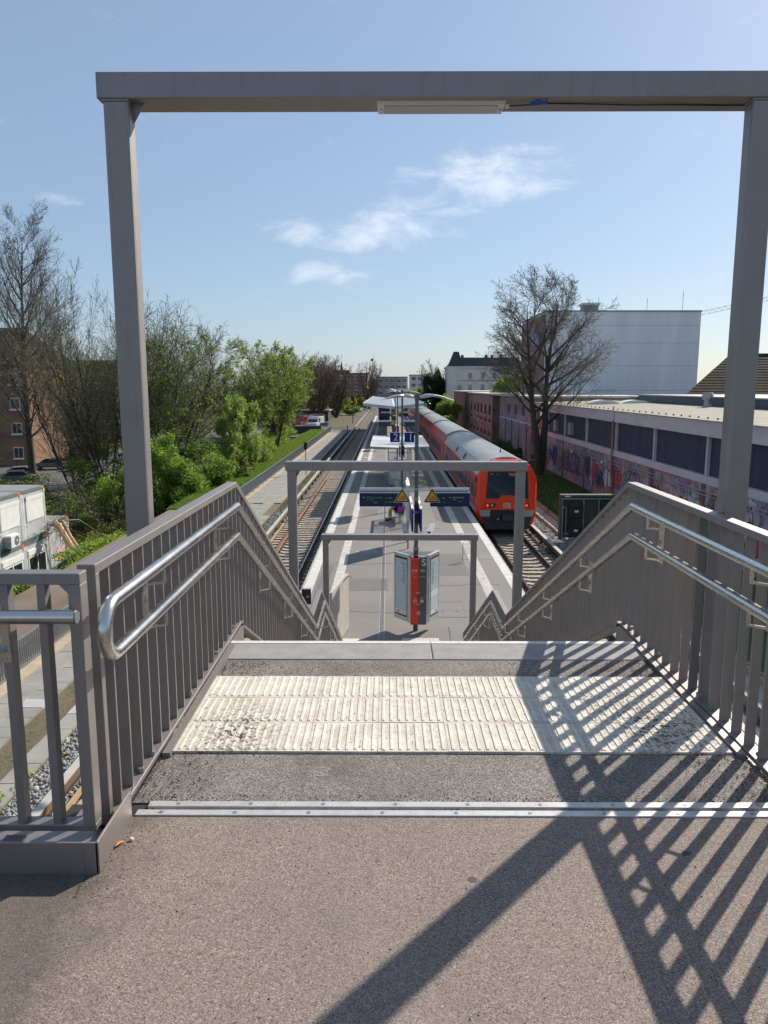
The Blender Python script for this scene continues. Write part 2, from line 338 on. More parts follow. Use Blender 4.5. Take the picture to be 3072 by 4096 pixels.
    M['greens'] = pbr('s_green', (.0,.20,.06), .4, 0)
    M['lens'] = Nt('lamp_diffuser').set(col=(.42,.43,.43), rough=.25, spec=.6).m
    M['tail'] = Nt('tail_light').set(col=(.8,.02,.01), emis=(1,.05,.02), es=.5).m
    M['sigred'] = Nt('signal_red').set(col=(.8,.02,.01), emis=(1,.12,.02), es=3).m
    M['siggreen'] = Nt('signal_green').set(col=(.0,.4,.3), emis=(.05,.8,.55), es=2).m
    M['sigor'] = Nt('signal_orange').set(col=(.8,.3,.0), emis=(1,.35,.03), es=4).m
    M['dest'] = Nt('destination_led').set(col=(.5,.2,.1), emis=(1,.5,.25), es=.02).m
    M['cont'] = pbr('container_white', (.78,.80,.78), .5, 0, (.58,.61,.59), 1.2)
    M['contd'] = pbr('container_grey', (.15,.175,.185), .5, 0, (.12,.14,.15), 2)
    M['orange'] = pbr('orange_mark', (.75,.16,.02), .5, 0)
    M['roofing'] = pbr('flat_roof', (.26,.27,.27), .8, 0, (.18,.19,.19), .8, streak=(1,3,1))
    M['bark'] = pbr('bark', (.085,.070,.052), .95, 0, (.05,.042,.032), 3, .6, 20, .03)
    M['twig'] = pbr('twig', (.165,.145,.118), .9, 0, (.115,.10,.08), 1)
    M['twigr'] = pbr('twig_reddish', (.175,.12,.088), .9, 0, (.12,.088,.066), 1)
    def leaf(nm, a, b, tr=.45):
        t = Nt(nm); oi = t.n('ShaderNodeNewGeometry').outputs['Random Per Island']
        k = t.mix(oi, a, b); t.set(col=k, rough=.55, spec=.35)
        tl = t.n('ShaderNodeBsdfTranslucent'); t.l(t.mix(1, k, (1.35,1.5,.75), 'MULTIPLY'), tl.inputs[0])
        ms = t.n('ShaderNodeMixShader'); ms.inputs[0].default_value = tr; t.l(t.b.outputs[0], ms.inputs[1]); t.l(tl.outputs[0], ms.inputs[2])
        t.l(ms.outputs[0], t.t.nodes['Material Output'].inputs[0]); return t.m
    M['lf_bright'] = leaf('leaf_bright', (.19,.28,.05), (.29,.38,.09), .5)
    M['lf_mid'] = leaf('leaf_mid', (.09,.15,.035), (.15,.23,.055), .5)
    M['lf_dark'] = leaf('leaf_dark', (.018,.045,.016), (.04,.075,.025), .25)
    M['lf_pale'] = leaf('leaf_pale', (.20,.26,.13), (.34,.36,.24))
    M['lf_spring'] = leaf('leaf_spring', (.19,.23,.045), (.27,.32,.07), .55)
    M['lf_yellow'] = leaf('leaf_yellow', (.26,.20,.02), (.38,.28,.03))
    M['lf_brown'] = leaf('leaf_brown', (.10,.07,.035), (.16,.11,.05), .3)
    M['grassb'] = leaf('grass_blade', (.10,.155,.03), (.18,.25,.05), .4)
    M['grassd'] = leaf('grass_dark', (.045,.10,.018), (.08,.15,.03), .35)
    t = Nt('grass_ground'); k = t.mix(t.ramp(t.noise(1.2,6,.65),[(.35,0),(.68,1)]), (.105,.145,.04), (.07,.10,.032)); k = t.mix(t.ramp(t.noise(14,5,.75),[(.55,0),(.7,.6)]), k, (.10,.085,.04)); t.set(col=k, rough=.95); t.bump(t.noise(25,4,.8), .8, .05); M['grass'] = t.m
    t = Nt('terrain'); k = t.mix(t.ramp(t.noise(.12,6,.65),[(.38,0),(.62,1)]), (.075,.075,.035), (.12,.10,.065)); k = t.mix(t.ramp(t.noise(2,6,.7),[(.5,0),(.7,.7)]), k, (.05,.07,.02)); t.set(col=k, rough=.95); t.bump(t.noise(6,5,.7), .7, .15); M['terrain'] = t.m
    M['road'] = pbr('road_asphalt', (.10,.098,.095), .85, 0, (.07,.068,.066), .5)
    def brick(nm, a, b, mortar, axis, scale=1.0, dirt=(.05,.04,.035)):
        t = Nt(nm); p = t.xyz(); v = t.comb(p[1] if axis == 'x' else p[0], p[2])
        n = t.n('ShaderNodeTexBrick'); t.l(v, n.inputs['Vector']); n.inputs['Scale'].default_value = 1/scale; n.inputs['Brick Width'].default_value = .25; n.inputs['Row Height'].default_value = .083
        n.inputs['Mortar Size'].default_value = .008; n.inputs['Color1'].default_value = (*a,1); n.inputs['Color2'].default_value = (*b,1); n.inputs['Mortar'].default_value = (*mortar,1)
        k = t.mix(t.ramp(t.noise(.5,6,.65),[(.4,0),(.75,.6)]), n.outputs['Color'], dirt); t.set(col=k, rough=.9); t.bump(t.math('MULTIPLY', n.outputs['Fac'], -1), .4, .01); return t, k
    for nm, a in (('brick_red_x', ('x',)), ('brick_red_y', ('y',))):
        t, k = brick(nm, (.28,.115,.085), (.22,.09,.07), (.27,.23,.20), *a); M[nm] = t.m
    for nm, a in (('brick_tan_x', ('x',)), ('brick_tan_y', ('y',))):
        t, k = brick(nm, (.30,.17,.095), (.24,.13,.07), (.27,.22,.17), *a); M[nm] = t.m
    # sprayed wall: brick under patches of paint
    for nm, sat, hi in (('graffiti_a', 1.0, -2.9), ('graffiti_b', .8, -1.2)):
        t, k = brick(nm, (.36,.22,.19), (.29,.175,.155), (.33,.29,.27), 'x')
        p = t.xyz(); v = t.comb(p[1], t.math('MULTIPLY', p[2], .75))
        warp = t.mix(.35, v, t.noise(1.1,4,.6,v,'Color'))
        c1 = t.vor(.75, 'Color', warp); c2 = t.vor(3.2, 'Color', t.mix(.2, v, t.noise(3,4,.6,v,'Color')))
        pal = t.ramp(t.xyz(c1)[0], [(0,(.36,.13,.20)),(.16,(.15,.24,.46)),(.3,(.55,.22,.22)),(.42,(.22,.36,.34)),(.55,(.68,.65,.66)),(.68,(.30,.16,.26)),(.82,(.58,.33,.20)),(.93,(.25,.40,.58)),(1,(.74,.72,.66))])
        pal2 = t.ramp(t.xyz(c2)[1], [(0,(.03,.03,.05)),(.3,(.60,.44,.56)),(.5,(.12,.18,.52)),(.7,(.78,.75,.72)),(.85,(.58,.08,.10)),(1,(.07,.25,.20))])
        pal = t.mix(t.ramp(t.noise(1.6,5,.7,v),[(.47,0),(.53,.75)]), pal, pal2)
        ln = t.ramp(t.vor(1.9,'Distance',warp,'DISTANCE_TO_EDGE'),[(.0,.12),(.05,1)]); pal = t.mix(1, pal, ln, 'MULTIPLY')
        zz = t.math('ADD', p[2], t.math('MULTIPLY', t.noise(1.3,5,.6,v), 1.6))
        n = t.n('ShaderNodeMapRange'); n.inputs['From Min'].default_value = hi+1.25; n.inputs['From Max'].default_value = hi+.85; t.l(zz, n.inputs['Value'])
        t.set(col=t.mix(t.math('MULTIPLY', n.outputs[0], .72*sat), k, pal), rough=.8); M[nm] = t.m
    t, k = brick('brick_pink', (.36,.22,.21), (.29,.175,.17), (.3,.26,.25), 'x'); M['brick_pink'] = t.m
    M['band'] = pbr('fascia_band', (.60,.555,.57), .7, 0, (.50,.455,.47), .7, streak=(1,1,4))
    M['wglass'] = pbr('factory_glass', (.038,.048,.078), .6, 0, (.065,.078,.112), 1.2, streak=(1,5,.4), spec=.1)
    M['corr'] = pbr('fibre_cement_roof', (.40,.37,.29), .85, 0, (.28,.25,.19), 1.6, .3, 20, speck=(14,(.2,.2,.12),.64))
    M['whitewall'] = pbr('white_render', (.86,.865,.88), .8, 0, (.75,.755,.78), .35, streak=(2.2,1,.25))
    M['mansion'] = pbr('mansion_render', (.68,.68,.66), .8, 0, (.58,.58,.56), .5)
    M['slate'] = pbr('slate', (.045,.05,.06), .6, 0, (.03,.033,.04), 1.5)
    M['tile_brown'] = pbr('brown_roof', (.075,.056,.040), .85, 0, (.05,.038,.028), .6, streak=(3,1,.4), spec=.08)
    M['bluemetal'] = pbr('blue_cladding', (.055,.085,.13), .5, 0, (.04,.065,.10), .5)
    M['officeg'] = pbr('office_grey', (.34,.35,.33), .8, 0, (.27,.28,.27), .3)
    M['copper'] = pbr('downpipe', (.36,.10,.045), .5, .2, (.40,.33,.28), .7)
    M['relay'] = pbr('relay_green', (.075,.09,.055), .6, 0, (.06,.072,.045), 2)
    M['sprayp'] = pbr('spray_pink', (.55,.16,.18), .8, 0, (.68,.50,.50), 2)
    M['spray_k'] = pbr('spray_black', (.02,.02,.03), .8, 0)
    M['spray_s'] = pbr('spray_silver', (.62,.63,.66), .6, 0, (.5,.5,.54), 3)
    M['spray_r'] = pbr('spray_red', (.50,.07,.08), .8, 0, (.36,.06,.10), 3)
    M['spray_t'] = pbr('spray_turquoise', (.12,.36,.42), .8, 0, (.10,.22,.38), 2)
    M['spray_y'] = pbr('spray_yellow', (.30,.30,.08), .8, 0, (.16,.18,.06), 2)
    M['spray_w'] = pbr('spray_white', (.40,.38,.42), .8, 0, (.10,.08,.16), 3)
    M['spray_b'] = pbr('spray_blue', (.05,.10,.22), .8, 0, (.03,.05,.10), 3)
    M['skin'] = pbr('skin', (.50,.28,.19), .5, 0)
    M['cloth_d'] = pbr('cloth_dark', (.018,.018,.024), .9, 0)
    M['cloth_w'] = pbr('cloth_grey', (.40,.40,.42), .9, 0)
    M['pink'] = pbr('bag_pink', (.42,.06,.30), .6, 0)
    M['hair'] = pbr('hair', (.06,.035,.02), .6, 0)
    M['bluetie'] = pbr('blue_tie', (.0,.12,.5), .4, 0)
    M['debris'] = pbr('debris', (.040,.028,.020), .95, 0, (.07,.055,.045), 300)
    M['dand'] = pbr('dandelion', (.75,.45,.01), .6, 0)
    M['orl'] = pbr('orange_leaf', (.55,.24,.03), .6, 0)
    M['beigep'] = pbr('beige_panel', (.44,.42,.37), .5, 0, (.38,.36,.31), 3)
    for nm, c in (('car_silver',(.42,.43,.44)),('car_dark',(.03,.035,.045)),('car_grey',(.12,.13,.14)),('car_blue',(.02,.04,.14)),('car_white',(.7,.7,.7)),('car_red',(.3,.03,.03))):
        M[nm] = pbr(nm, c, .3, .3, None, 2, coat=.6)
build_materials()
# ================================================================== terrain
PL, RT = -4.5, -5.48            # platform level, rail top
BZ = -5.73                      # ballast surface
def hgt(x, y):
    s0 = -12.8 - max(0, y-120)*.25
    if x < s0-5: return -9.0
    if x < s0: return -9.0 + (x-(s0-5))/5*3.35
    if x > 9: return -5.62
    return -5.80
def build_ground():
    xs = [-900,-400,-200,-120,-90,-70,-55,-45,-38,-32,-27,-23,-20,-18.5,-17.8,-16.8,-15.8,-14.8,-13.8,-12.8,-11,-9.6,-6,0,5,9,9.2,14,25,45,80,150,300,900]
    ys = [-120,-40,0,15,30,45,60,75,90,105,120,140,160,190,220,260,300,360,450,600,900,1800,4000]
    v = []; f = []
    rg = random.Random(3)
    for y in ys:
        for x in xs: v.append((x,y,hgt(x,y)+(rg.uniform(-.12,.12) if -22 < x < -13 else 0)))
    n = len(xs)
    for j in range(len(ys)-1):
        for i in range(n-1): f.append((j*n+i,j*n+i+1,(j+1)*n+i+1,(j+1)*n+i))
    o = link('ground', npmesh('ground', v, f), M['terrain']); tag(o, 'rough earth and scrub ground around the railway', kind='structure')
build_ground()
def sheet(name, x0, x1, y0, y1, z, mat, label, t=.05):
    o = MB().box(x0,x1,y0,y1,z-t,z).build(name, mat); return tag(o, label, kind='structure')
sheet('dirt_path', -12.7, -9.5, -20, 44, -5.44, M['dirt'], 'brown trodden dirt path behind the walkway fence', .3)
sheet('grass_strip', -12.9, -9.5, 44, 128, -5.40, M['grass'], 'bright grass strip behind the far walkway fence', .35)
sheet('grass_verge', 9.16, 13.75, 8, 165, -5.42, M['grass'], 'grass verge between the track and the sprayed wall', .3)
sheet('parking_lot', -75, -34, 78, 128, -8.94, M['road'], 'grey parking lot in front of the brick flats', .1)
sheet('yard', -34, -12.9, 128, 200, -6.6, M['road'], 'asphalt yard with parked trucks beside the railway', .3)
sheet('ballast_bed', -6.6, -2.62, -30, 235, BZ, M['ballast'], 'grey ballast bed of the left track', .3)
sheet('ballast_bed', 4.08, 8.3, -30, 235, BZ, M['ballast'], 'ballast bed of the right track under the train', .3)
# ================================================================== footbridge deck
deck = tag(MB().box(-14,1.66,-3.2,2.672,-.34,0).build('bridge_deck', M['asphalt']), 'brownish chipping asphalt deck of the footbridge', kind='structure')
landing = tag(MB().box(-1.0,1.575,2.78,4.372,-.30,-.006).build('stair_landing', M['asphalt2']), 'dark asphalt of the upper stair landing', kind='structure')
tag(MB().box(-1.42,1.9,3.7,4.0,-.64,-.32).box(-1.42,-1.2,2.9,4.0,-.62,-.33).box(1.66,1.88,2.9,4.0,-.62,-.33).build('landing_beam', M['paint'], landing), 'grey steel beam below the landing')
def joint():
    t = thing('expansion_joint', 'two parallel bare metal strips across the deck where landing meets bridge', 'joint', (0.3,2.72,0))
    MB().box(-1.0,1.58,2.66,2.80,-.06,-.012).build('gap_filler', M['blackr'], t)
    for i,(y0,y1) in enumerate(((2.674,2.712),(2.735,2.773))):
        s = MB().box(-.955+.03*i,1.57,y0,y1,-.012,.006).build('strip', M['alu'], t, bevel=.002)
        for k in range(9):
            x = -.86+.28*k+.05*i; MB().tube([(x,(y0+y1)/2,.005),(x,(y0+y1)/2,.0078)], .008, 10).build('screw', M['galv'], s)
joint()
def tactile_top():
    t = thing('tactile_paving', 'cream ribbed tactile slabs with dirt specks across the landing', 'tactile paving', (.27,3.64,0))
    mb = MB().box(-.1568,.1568,-.1482,.1482,-.03,.004)
    for i in range(8):
        x = -.135+.0386*i; a,b = .0078,.0050; h=.0082
        L0,L1 = -.137,.137
        vs = [(x-a,L0,.0035),(x+a,L0,.0035),(x+a,L1,.0035),(x-a,L1,.0035),(x-b,L0+.006,h),(x+b,L0+.006,h),(x+b,L1-.006,h),(x-b,L1-.006,h)]
        mb.add(vs,[(4,5,6,7),(0,1,5,4),(1,2,6,5),(2,3,7,6),(3,0,4,7)])
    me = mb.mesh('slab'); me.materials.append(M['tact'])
    rg = random.Random(2)
    for r in range(3):
        for c in range(8):
            o = share('slab', me, None, t, (-.99+.1575+c*.3150, 3.19+.15+r*.30, rg.uniform(-.001,.0015)), 0)
            o.rotation_euler = (rg.uniform(-.004,.004), rg.uniform(-.003,.003), rg.uniform(-.004,.004))
tactile_top()
def stairs():
    t = thing('staircase', 'stone staircase leading down from the footbridge to the platform', 'staircase', (.28,4.37,0))
    a = MB().box(-1.0,.268,4.376,4.70,-.17,0).build('step', M['stepc'], t, bevel=.006); MB().box(-.995,.266,4.652,4.698,-.001,.003).build('nosing', M['nosing'], a)
    b = MB().box(.272,1.57,4.376,4.70,-.17,0).build('step', M['stepc'], t, bevel=.006); MB().box(.274,1.565,4.652,4.698,-.001,.003).build('nosing', M['nosing'], b)
    n1 = 14; rise = 2.43/n1; tread = 5.0/n1
    for i in range(n1-1):
        y = 4.70+i*tread; z = -(i+1)*rise
        s = MB().box(-1.0,1.57,y-.02,y+tread+.01,z-.17,z).build('step', M['stepc'], t)
        MB().box(-.99,1.56,y+tread-.045,y+tread,z-.001,z+.003).build('nosing', M['nosing'], s)
    yl = 4.70+(n1-1)*tread
    MB().box(-1.0,1.57,yl,11.2,-2.43-.25,-2.43).build('half_landing', M['asphalt2'], t)
    n2 = 12; rise2 = 2.07/n2; tread2 = 4.3/n2
    for i in range(n2-1):
        y = 11.2+i*tread2; z = -2.43-(i+1)*rise2
        s = MB().box(-1.0,1.57,y-.02,y+tread2+.01,z-.17,z).build('step', M['stepc'], t)
        MB().box(-.99,1.56,y+tread2-.045,y+tread2,z-.001,z+.003).build('nosing', M['nosing'], s)
    for x0,x1 in ((-1.075,-1.005),(1.575,1.645)):
        MB().vbar([(4.3,-.05),(4.95,-.05),(9.9,-2.46),(11.25,-2.46),(15.6,-4.49)], x0, x1, .30).build('stringer', M['paint'], t)
    for y in (9.6,11.1):
        for x in (-.9,1.4): MB().box(x,x+.14,y,y+.14,PL-.3,-2.6).build('support', M['paint'], t)
stairs()
# ================================================================== platform
plat = tag(MB().box(-2.6,4.07,14.6,166,-6.0,PL).build('platform', M['plat']), 'grey asphalt island platform with white edges', kind='structure')
for x0,x1 in ((-2.598,-2.30),(3.80,4.068)):
    MB().box(x0,x1,15,165.9,PL-.05,PL+.005).build('edge_strip', M['edgew'], plat)
for x0,x1 in ((-2.66,-2.5),(3.97,4.13)): MB().box(x0,x1,14.9,166,PL-.18,PL-.004).build('coping', M['concrete_l'], plat)
def plat_wear():
    rg = random.Random(12)
    for x0,x1,y0,y1 in ((-1.2,.0,22.6,24.1),(1.4,2.7,24.5,27.8),(-2.2,-1.85,19.5,26.0),(.1,.6,30.2,33.0),(2.2,2.8,35,41),(-1.3,-.5,36.5,38.4)):
        n = 6; e = []
        for i in range(n): e.append((x0+(x1-x0)*i/n+rg.uniform(-.02,.02),y0+rg.uniform(-.03,.03)))
        for i in range(n): e.append((x1+rg.uniform(-.02,.02),y0+(y1-y0)*i/n))
        for i in range(n): e.append((x1-(x1-x0)*i/n,y1+rg.uniform(-.03,.03)))
        for i in range(n): e.append((x0+rg.uniform(-.02,.02),y1-(y1-y0)*i/n))
        MB().prism(e,'z',PL-.02,PL+.003).build('asphalt_patch', M['platp'], plat)
    for x0,y0,L in ((-2.25,20.4,4.8),(-2.25,26.2,2.6),(.2,23.3,3.3),(-2.2,33.0,4.5),(.9,26.9,2.8)):     # wandering cracks
        p = [(x0+L*i/14, y0+rg.uniform(-.05,.05)+.1*math.sin(i*.7), PL+.002) for i in range(15)]
        mb = MB()
        for a,b in zip(p,p[1:]): mb.bar(a,b,rg.uniform(.008,.018),.004)
        mb.build('crack', M['blackr'], plat)
plat_wear()
def plat_tiles():
    for xc, w in ((-1.58,.30),(3.06,.32)):
        mb = MB().box(-w/2+.003,w/2-.003,-.147,.147,-.02,.005)
        for i in range(5):
            x = -.115+.0575*i; mb.box(x-.010,x+.010,-.14,.14,.004,.010)
        me = mb.mesh('tactile_tile'); me.materials.append(M['tactp'])
        for k in range(100): share('tactile_tile', me, None, plat, (xc, 17.4+.3*k, PL+random.uniform(0,.002)))
        mb = MB().box(xc-w/2,xc+w/2,47.3,165.5,PL-.02,PL+.005)
        for i in range(5): x = xc-.115+.0575*i; mb.box(x-.010,x+.010,47.4,165.4,PL+.004,PL+.009)
        mb.build('tactile_strip', M['tactp'], plat, kind='stuff')
    # cross pieces of the guiding strip
    for y in (67.0,): MB().box(-2.1,-1.2,y,y+.5,PL-.02,PL+.007).build('tactile_field', M['tactp'], plat)
plat_tiles()
def drain():
    t = thing('drain_channel', 'long dark slotted drain channel set in the platform asphalt', 'drain', (-.15,17,PL))
    MB().box(-.23,-.08,16.6,110,PL-.10,PL+.002).build('channel', M['concrete'], t)
    mb = MB().box(-.20,-.188,16.6,75,PL+.002,PL+.007).box(-.122,-.11,16.6,75,PL+.002,PL+.007)
    y = 16.6
    while y < 60: mb.box(-.188,-.122,y,y+.05,PL+.0015,PL+.0065); y += .10
    mb.build('grating', M['mast'], t)
drain()
def manhole():
    t = thing('manhole_cover', 'round manhole cover with ring frame in the platform asphalt', 'manhole cover', (-.8,28.2,PL))
    def ring(r0,r1,z): 
        mb = MB(); n = 32
        for i in range(n):
            a=2*math.pi*i/n; b=2*math.pi*(i+1)/n
            mb.add([(-.8+r*math.cos(q),28.2+r*math.sin(q),zz) for r,q,zz in ((r0,a,z),(r1,a,z),(r1,b,z),(r0,b,z),(r1,a,z-.02),(r1,b,z-.02))],[(0,1,2,3),(1,4,5,2)])
        return mb
    ring(.30,.40,PL+.006).build('ring', M['concrete'], t); ring(.0,.285,PL+.008).build('cover', M['mast'], t)
manhole()
def hatch():
    t = thing('floor_hatch', 'rectangular metal floor hatch beside the information column', 'hatch', (1.7,20.6,PL))
    MB().box(1.27,2.12,19.92,21.38,PL-.03,PL+.004).build('lid', M['plat'], t)
    mb = MB()
    for a in ((1.25,2.14,19.9,19.92),(1.25,2.14,21.38,21.4),(1.25,1.27,19.92,21.38),(2.12,2.14,19.92,21.38)): mb.box(*a,PL-.03,PL+.010)
    mb.box(1.25,2.14,20.55,20.565,PL,PL+.008); mb.build('frame', M['galv'], t)
    for x in (1.5,1.9): MB().box(x-.05,x+.05,20.40,20.43,PL+.004,PL+.012).build('lifting_eye', M['galv'], t)
hatch()
def foot_plate():
    t = thing('tactile_plate', 'white studded tactile plate at the foot of the stairs', 'tactile plate', (.8,17.7,PL))
    MB().box(.35,1.25,17.25,18.15,PL-.02,PL+.006).build('plate', M['edgew'], t)
    mb = MB()
    for i in range(10):
        for j in range(10): mb.tube([(.40+i*.09,17.30+j*.09,PL+.006),(.40+i*.09,17.30+j*.09,PL+.012)],.02,6)
    mb.build('studs', M['edgew'], t, kind='stuff')
    MB().box(-1.2,-.7,17.5,18.1,PL-.02,PL+.007).build('plate', M['edgew'], t)
foot_plate()
# ================================================================== tracks
def sleeper_mesh():
    prof = [(-1.3,-.06),(-1.28,0),(-.55,0),(-.35,-.035),(.35,-.035),(.55,0),(1.28,0),(1.3,-.06),(1.3,-.2),(-1.3,-.2)]
    mb = MB().prism(prof,'y',-.13,.13)
    return mb.mesh('sleeper')
SLM = sleeper_mesh(); SLM.materials.append(M['sleeper'])
def rail_profile(x):
    return [(x-.07,-.162),(x+.07,-.162),(x+.065,-.145),(x+.012,-.12),(x+.012,-.05),(x+.036,-.035),(x+.036,-.003),(x-.036,-.003),(x-.036,-.035),(x-.012,-.05),(x-.012,-.12),(x-.065,-.145)]
def track(cx, y0, y1, label, ys0, ys1, mats, third, tmats):
    t = thing('railway_track', label, 'railway track', (cx,y0,BZ))
    for i,s in enumerate((-.75,.75)):
        r = MB().prism([(a,b+RT) for a,b in rail_profile(cx+s)],'y',y0,y1).build('rail', mats[i], t)
        MB().box(cx+s-.030,cx+s+.030,y0,y1,RT-.003,RT+.002).build('rail_head', M['railtop'] if i or cx>0 else M['rust'], r)
    y = ys0
    rg = random.Random(int(cx*10))
    while y < ys1:
        share('sleeper', SLM, None, t, (cx+rg.uniform(-.02,.02), y+rg.uniform(-.02,.02), RT-.162+rg.uniform(-.006,.006)), rg.uniform(-.006,.006)); y += .60
    mb = MB(); y = ys0
    while y < min(ys1, 60):
        for s in (-.75,.75):
            for d in (-.11,.11): mb.box(cx+s+d-.045,cx+s+d+.045,y-.06,y+.06,RT-.166,RT-.125)
        y += .60
    mb.build('rail_clips', M['rustd'], t, kind='stuff')
    x = third
    c = MB().prism([(x-.085,RT+.20),(x+.075,RT+.20),(x+.085,RT+.185),(x+.085,RT+.05),(x+.06,RT+.05),(x+.06,RT+.17),(x-.07,RT+.17),(x-.07,RT+.03),(x-.09,RT+.03),(x-.09,RT+.19)],'y',y0,y1).build('third_rail_cover', tmats[0], t)
    MB().box(x-.085,x+.085,y0,y1,RT+.2005,RT+.204).build('cover_top', tmats[1], c)
    MB().prism([(x-.04,RT-.08),(x+.04,RT-.08),(x+.04,RT+.12),(x-.04,RT+.12)],'y',y0,y1).build('conductor_rail', M['rustd'], t)
    s = 1 if cx < x else -1
    y = y0+1.0
    while y < min(y1,110):
        MB().box(x-.05,x+.13,y-.05,y+.05,RT-.2,RT+.06).build('conductor_bracket', M['rustd'], t); y += 2.4
    return t
trackL = track(-4.2,-6,232,'left railway track with a rusty rail and pale concrete sleepers',9.5,128,(M['rust'],M['rustd']),-5.75,(M['coverd'],M['cover']))
trackR = track(5.79,-6,232,'right railway track with brown rails in front of the red train',16,62,(M['rustd'],M['rustd']),7.29,(M['coverd'],M['cover']))
# guard board beside the left third rail and things lying under the bridge edge
def timber(name, p, q, w, h, mat, label, cat):
    return tag(MB().bar(p,q,w,h).build(name, mat), label, cat)
timber('timber_board', (-5.50,8,RT-.06), (-5.50,40,RT-.06), .05, .10, M['wood'], 'long pale timber guard board running beside the left third rail', 'board')
timber('rubber_mat', (-5.42,12.02,RT-.03), (-4.62,12.02,RT-.03), .36, .05, M['blackr'], 'black rubber crossing mat lying by the left track', 'mat')
timber('wooden_board', (-5.36,11.66,RT-.05), (-4.5,11.66,RT-.05), .26, .05, M['wood'], 'yellowish wooden board beside the black rubber mat', 'board')
def curved_track():
    t = thing('railway_track', 'distant track curving away to the left beyond the platform', 'railway track', (-4.2,232,BZ))
    ctr = []; Rr = 190.0
    for i in range(26):
        a = i/25*.62; ctr.append((-4.2-Rr*(1-math.cos(a)), 232+Rr*math.sin(a), a))
    for s in (-.75,.75):
        mb = MB(); mb.tube([(x+s*math.cos(a), y+s*math.sin(a), RT-.05) for x,y,a in ctr], .06, 4); mb.build('rail', M['rustd'], t)
    mb = MB()
    for (x,y,a),(x2,y2,a2) in zip(ctr,ctr[1:]):
        mb.quad((x-2.4*math.cos(a),y-2.4*math.sin(a),BZ+.02),(x+2.4*math.cos(a),y+2.4*math.sin(a),BZ+.02),(x2+2.4*math.cos(a2),y2+2.4*math.sin(a2),BZ+.02),(x2-2.4*math.cos(a2),y2-2.4*math.sin(a2),BZ+.02))
    mb.build('ballast_bed', M['ballast'], t)
    mb = MB()
    for (x,y,a),(x2,y2,a2) in zip(ctr,ctr[1:]):
        mb.bar((x-4.6*math.cos(a),y-4.6*math.sin(a),-5.35),(x2-4.6*math.cos(a2),y2-4.6*math.sin(a2),-5.35),2.0,.3)
    mb.build('concrete_kerb', M['concrete_l'], t)
curved_track()
# ================================================================== left walkway
walk = tag(MB().box(-8.92,-7.70,-10,130,-5.75,-5.535).box(-7.05,-6.60,-10,130,-5.75,-5.535).box(-7.70,-7.05,26,130,-5.75,-5.535).build('walkway', M['soil']), 'slab walkway running along the left track', kind='structure')
sheet('soil_strip', -7.70, -7.05, -10, 26, -5.52, M['soil'], 'weedy soil strip between the walkway slabs and the trough lids', .2)
sheet('walkway_kerb', -9.52, -8.925, -10, 128, -5.445, M['beige'], 'pale stained concrete kerb carrying the walkway fence', .4)
def pavers():
    def mesh(w,d,m):
        me = MB().box(-w/2,w/2,-d/2,d/2,-.06,0).mesh('paver'); me.materials.append(m); return me
    A = mesh(.572,.485,M['paver']); A2 = mesh(.572,.485,M['paver_new']); B = mesh(.425,.74,M['paver']); B2 = mesh(.425,.74,M['paver_new']); C = mesh(.63,.485,M['paver'])
    rg = random.Random(11)
    def put(me, x, y): 
        o = share('paver', me, None, walk, (x+rg.uniform(-.004,.004), y, -5.478+rg.uniform(-.008,.006)), rg.uniform(-.006,.006)); o.rotation_euler[0] = rg.uniform(-.006,.006)
    for i in range(74):
        y = 10.0+.497*i
        put(A,-8.62,y+.2); put(A2 if abs(y-16.5)<.25 else A,-8.02,y)
    for i in range(42): put(B2 if i == 7 else B, -6.83, 11.0+.753*i)
    for i in range(44): put(C,-7.38,26.4+.497*i)
    MB().box(-8.325,-8.315,9.8,47,-5.50,-5.475).build('joint_cord', M['beige'], walk)
    mb = MB()
    for i in range(160):
        y = 46.9+.497*i
        mb.box(-8.9,-8.33,y+.01,y+.49,-5.54,-5.478).box(-8.31,-7.74,y+.01,y+.49,-5.54,-5.476)
        mb.box(-7.70,-7.07,y+.01,y+.49,-5.54,-5.478).box(-7.04,-6.62,y+.01,y+.49,-5.54,-5.475)
    mb.build('far_pavers', M['paver'], walk, kind='stuff')
pavers()
# right cable trough
tr = tag(MB().box(8.32,8.98,-10,168,-5.9,-5.475).build('cable_trough', M['concrete_l']), 'pale concrete cable trough beside the right track', kind='structure')
def trough_lids():
    me = MB().box(-.29,.29,-.495,.495,-.05,0).mesh('lid'); me.materials.append(M['concrete_l'])
    for i in range(70): share('lid', me, None, tr, (8.65, 20.5+i*1.0, -5.425+random.uniform(-.004,.004)))
    for x in (8.99,9.12): MB().box(x,x+.05,-10,168,-5.5,-5.30).build('side_rail', M['beige'], tr)
trough_lids()
def cable_drop(y, label):
    pts = [(9.0,y,-5.28),(8.98,y-.05,-5.05),(8.95,y-.1,-5.30),(8.7,y-.15,-5.39),(8.2,y-.3,-5.55),(7.7,y-.5,-5.52),(7.4,y-.6,-5.42)]
    tag(MB().tube(pts,.018,6).build('cable', M['blackr'], smooth=True), label, 'cable')
cable_drop(38.2,'black cable hanging over the trough nearest the relay rack'); cable_drop(42.6,'black cable hanging over the trough beside the train nose')
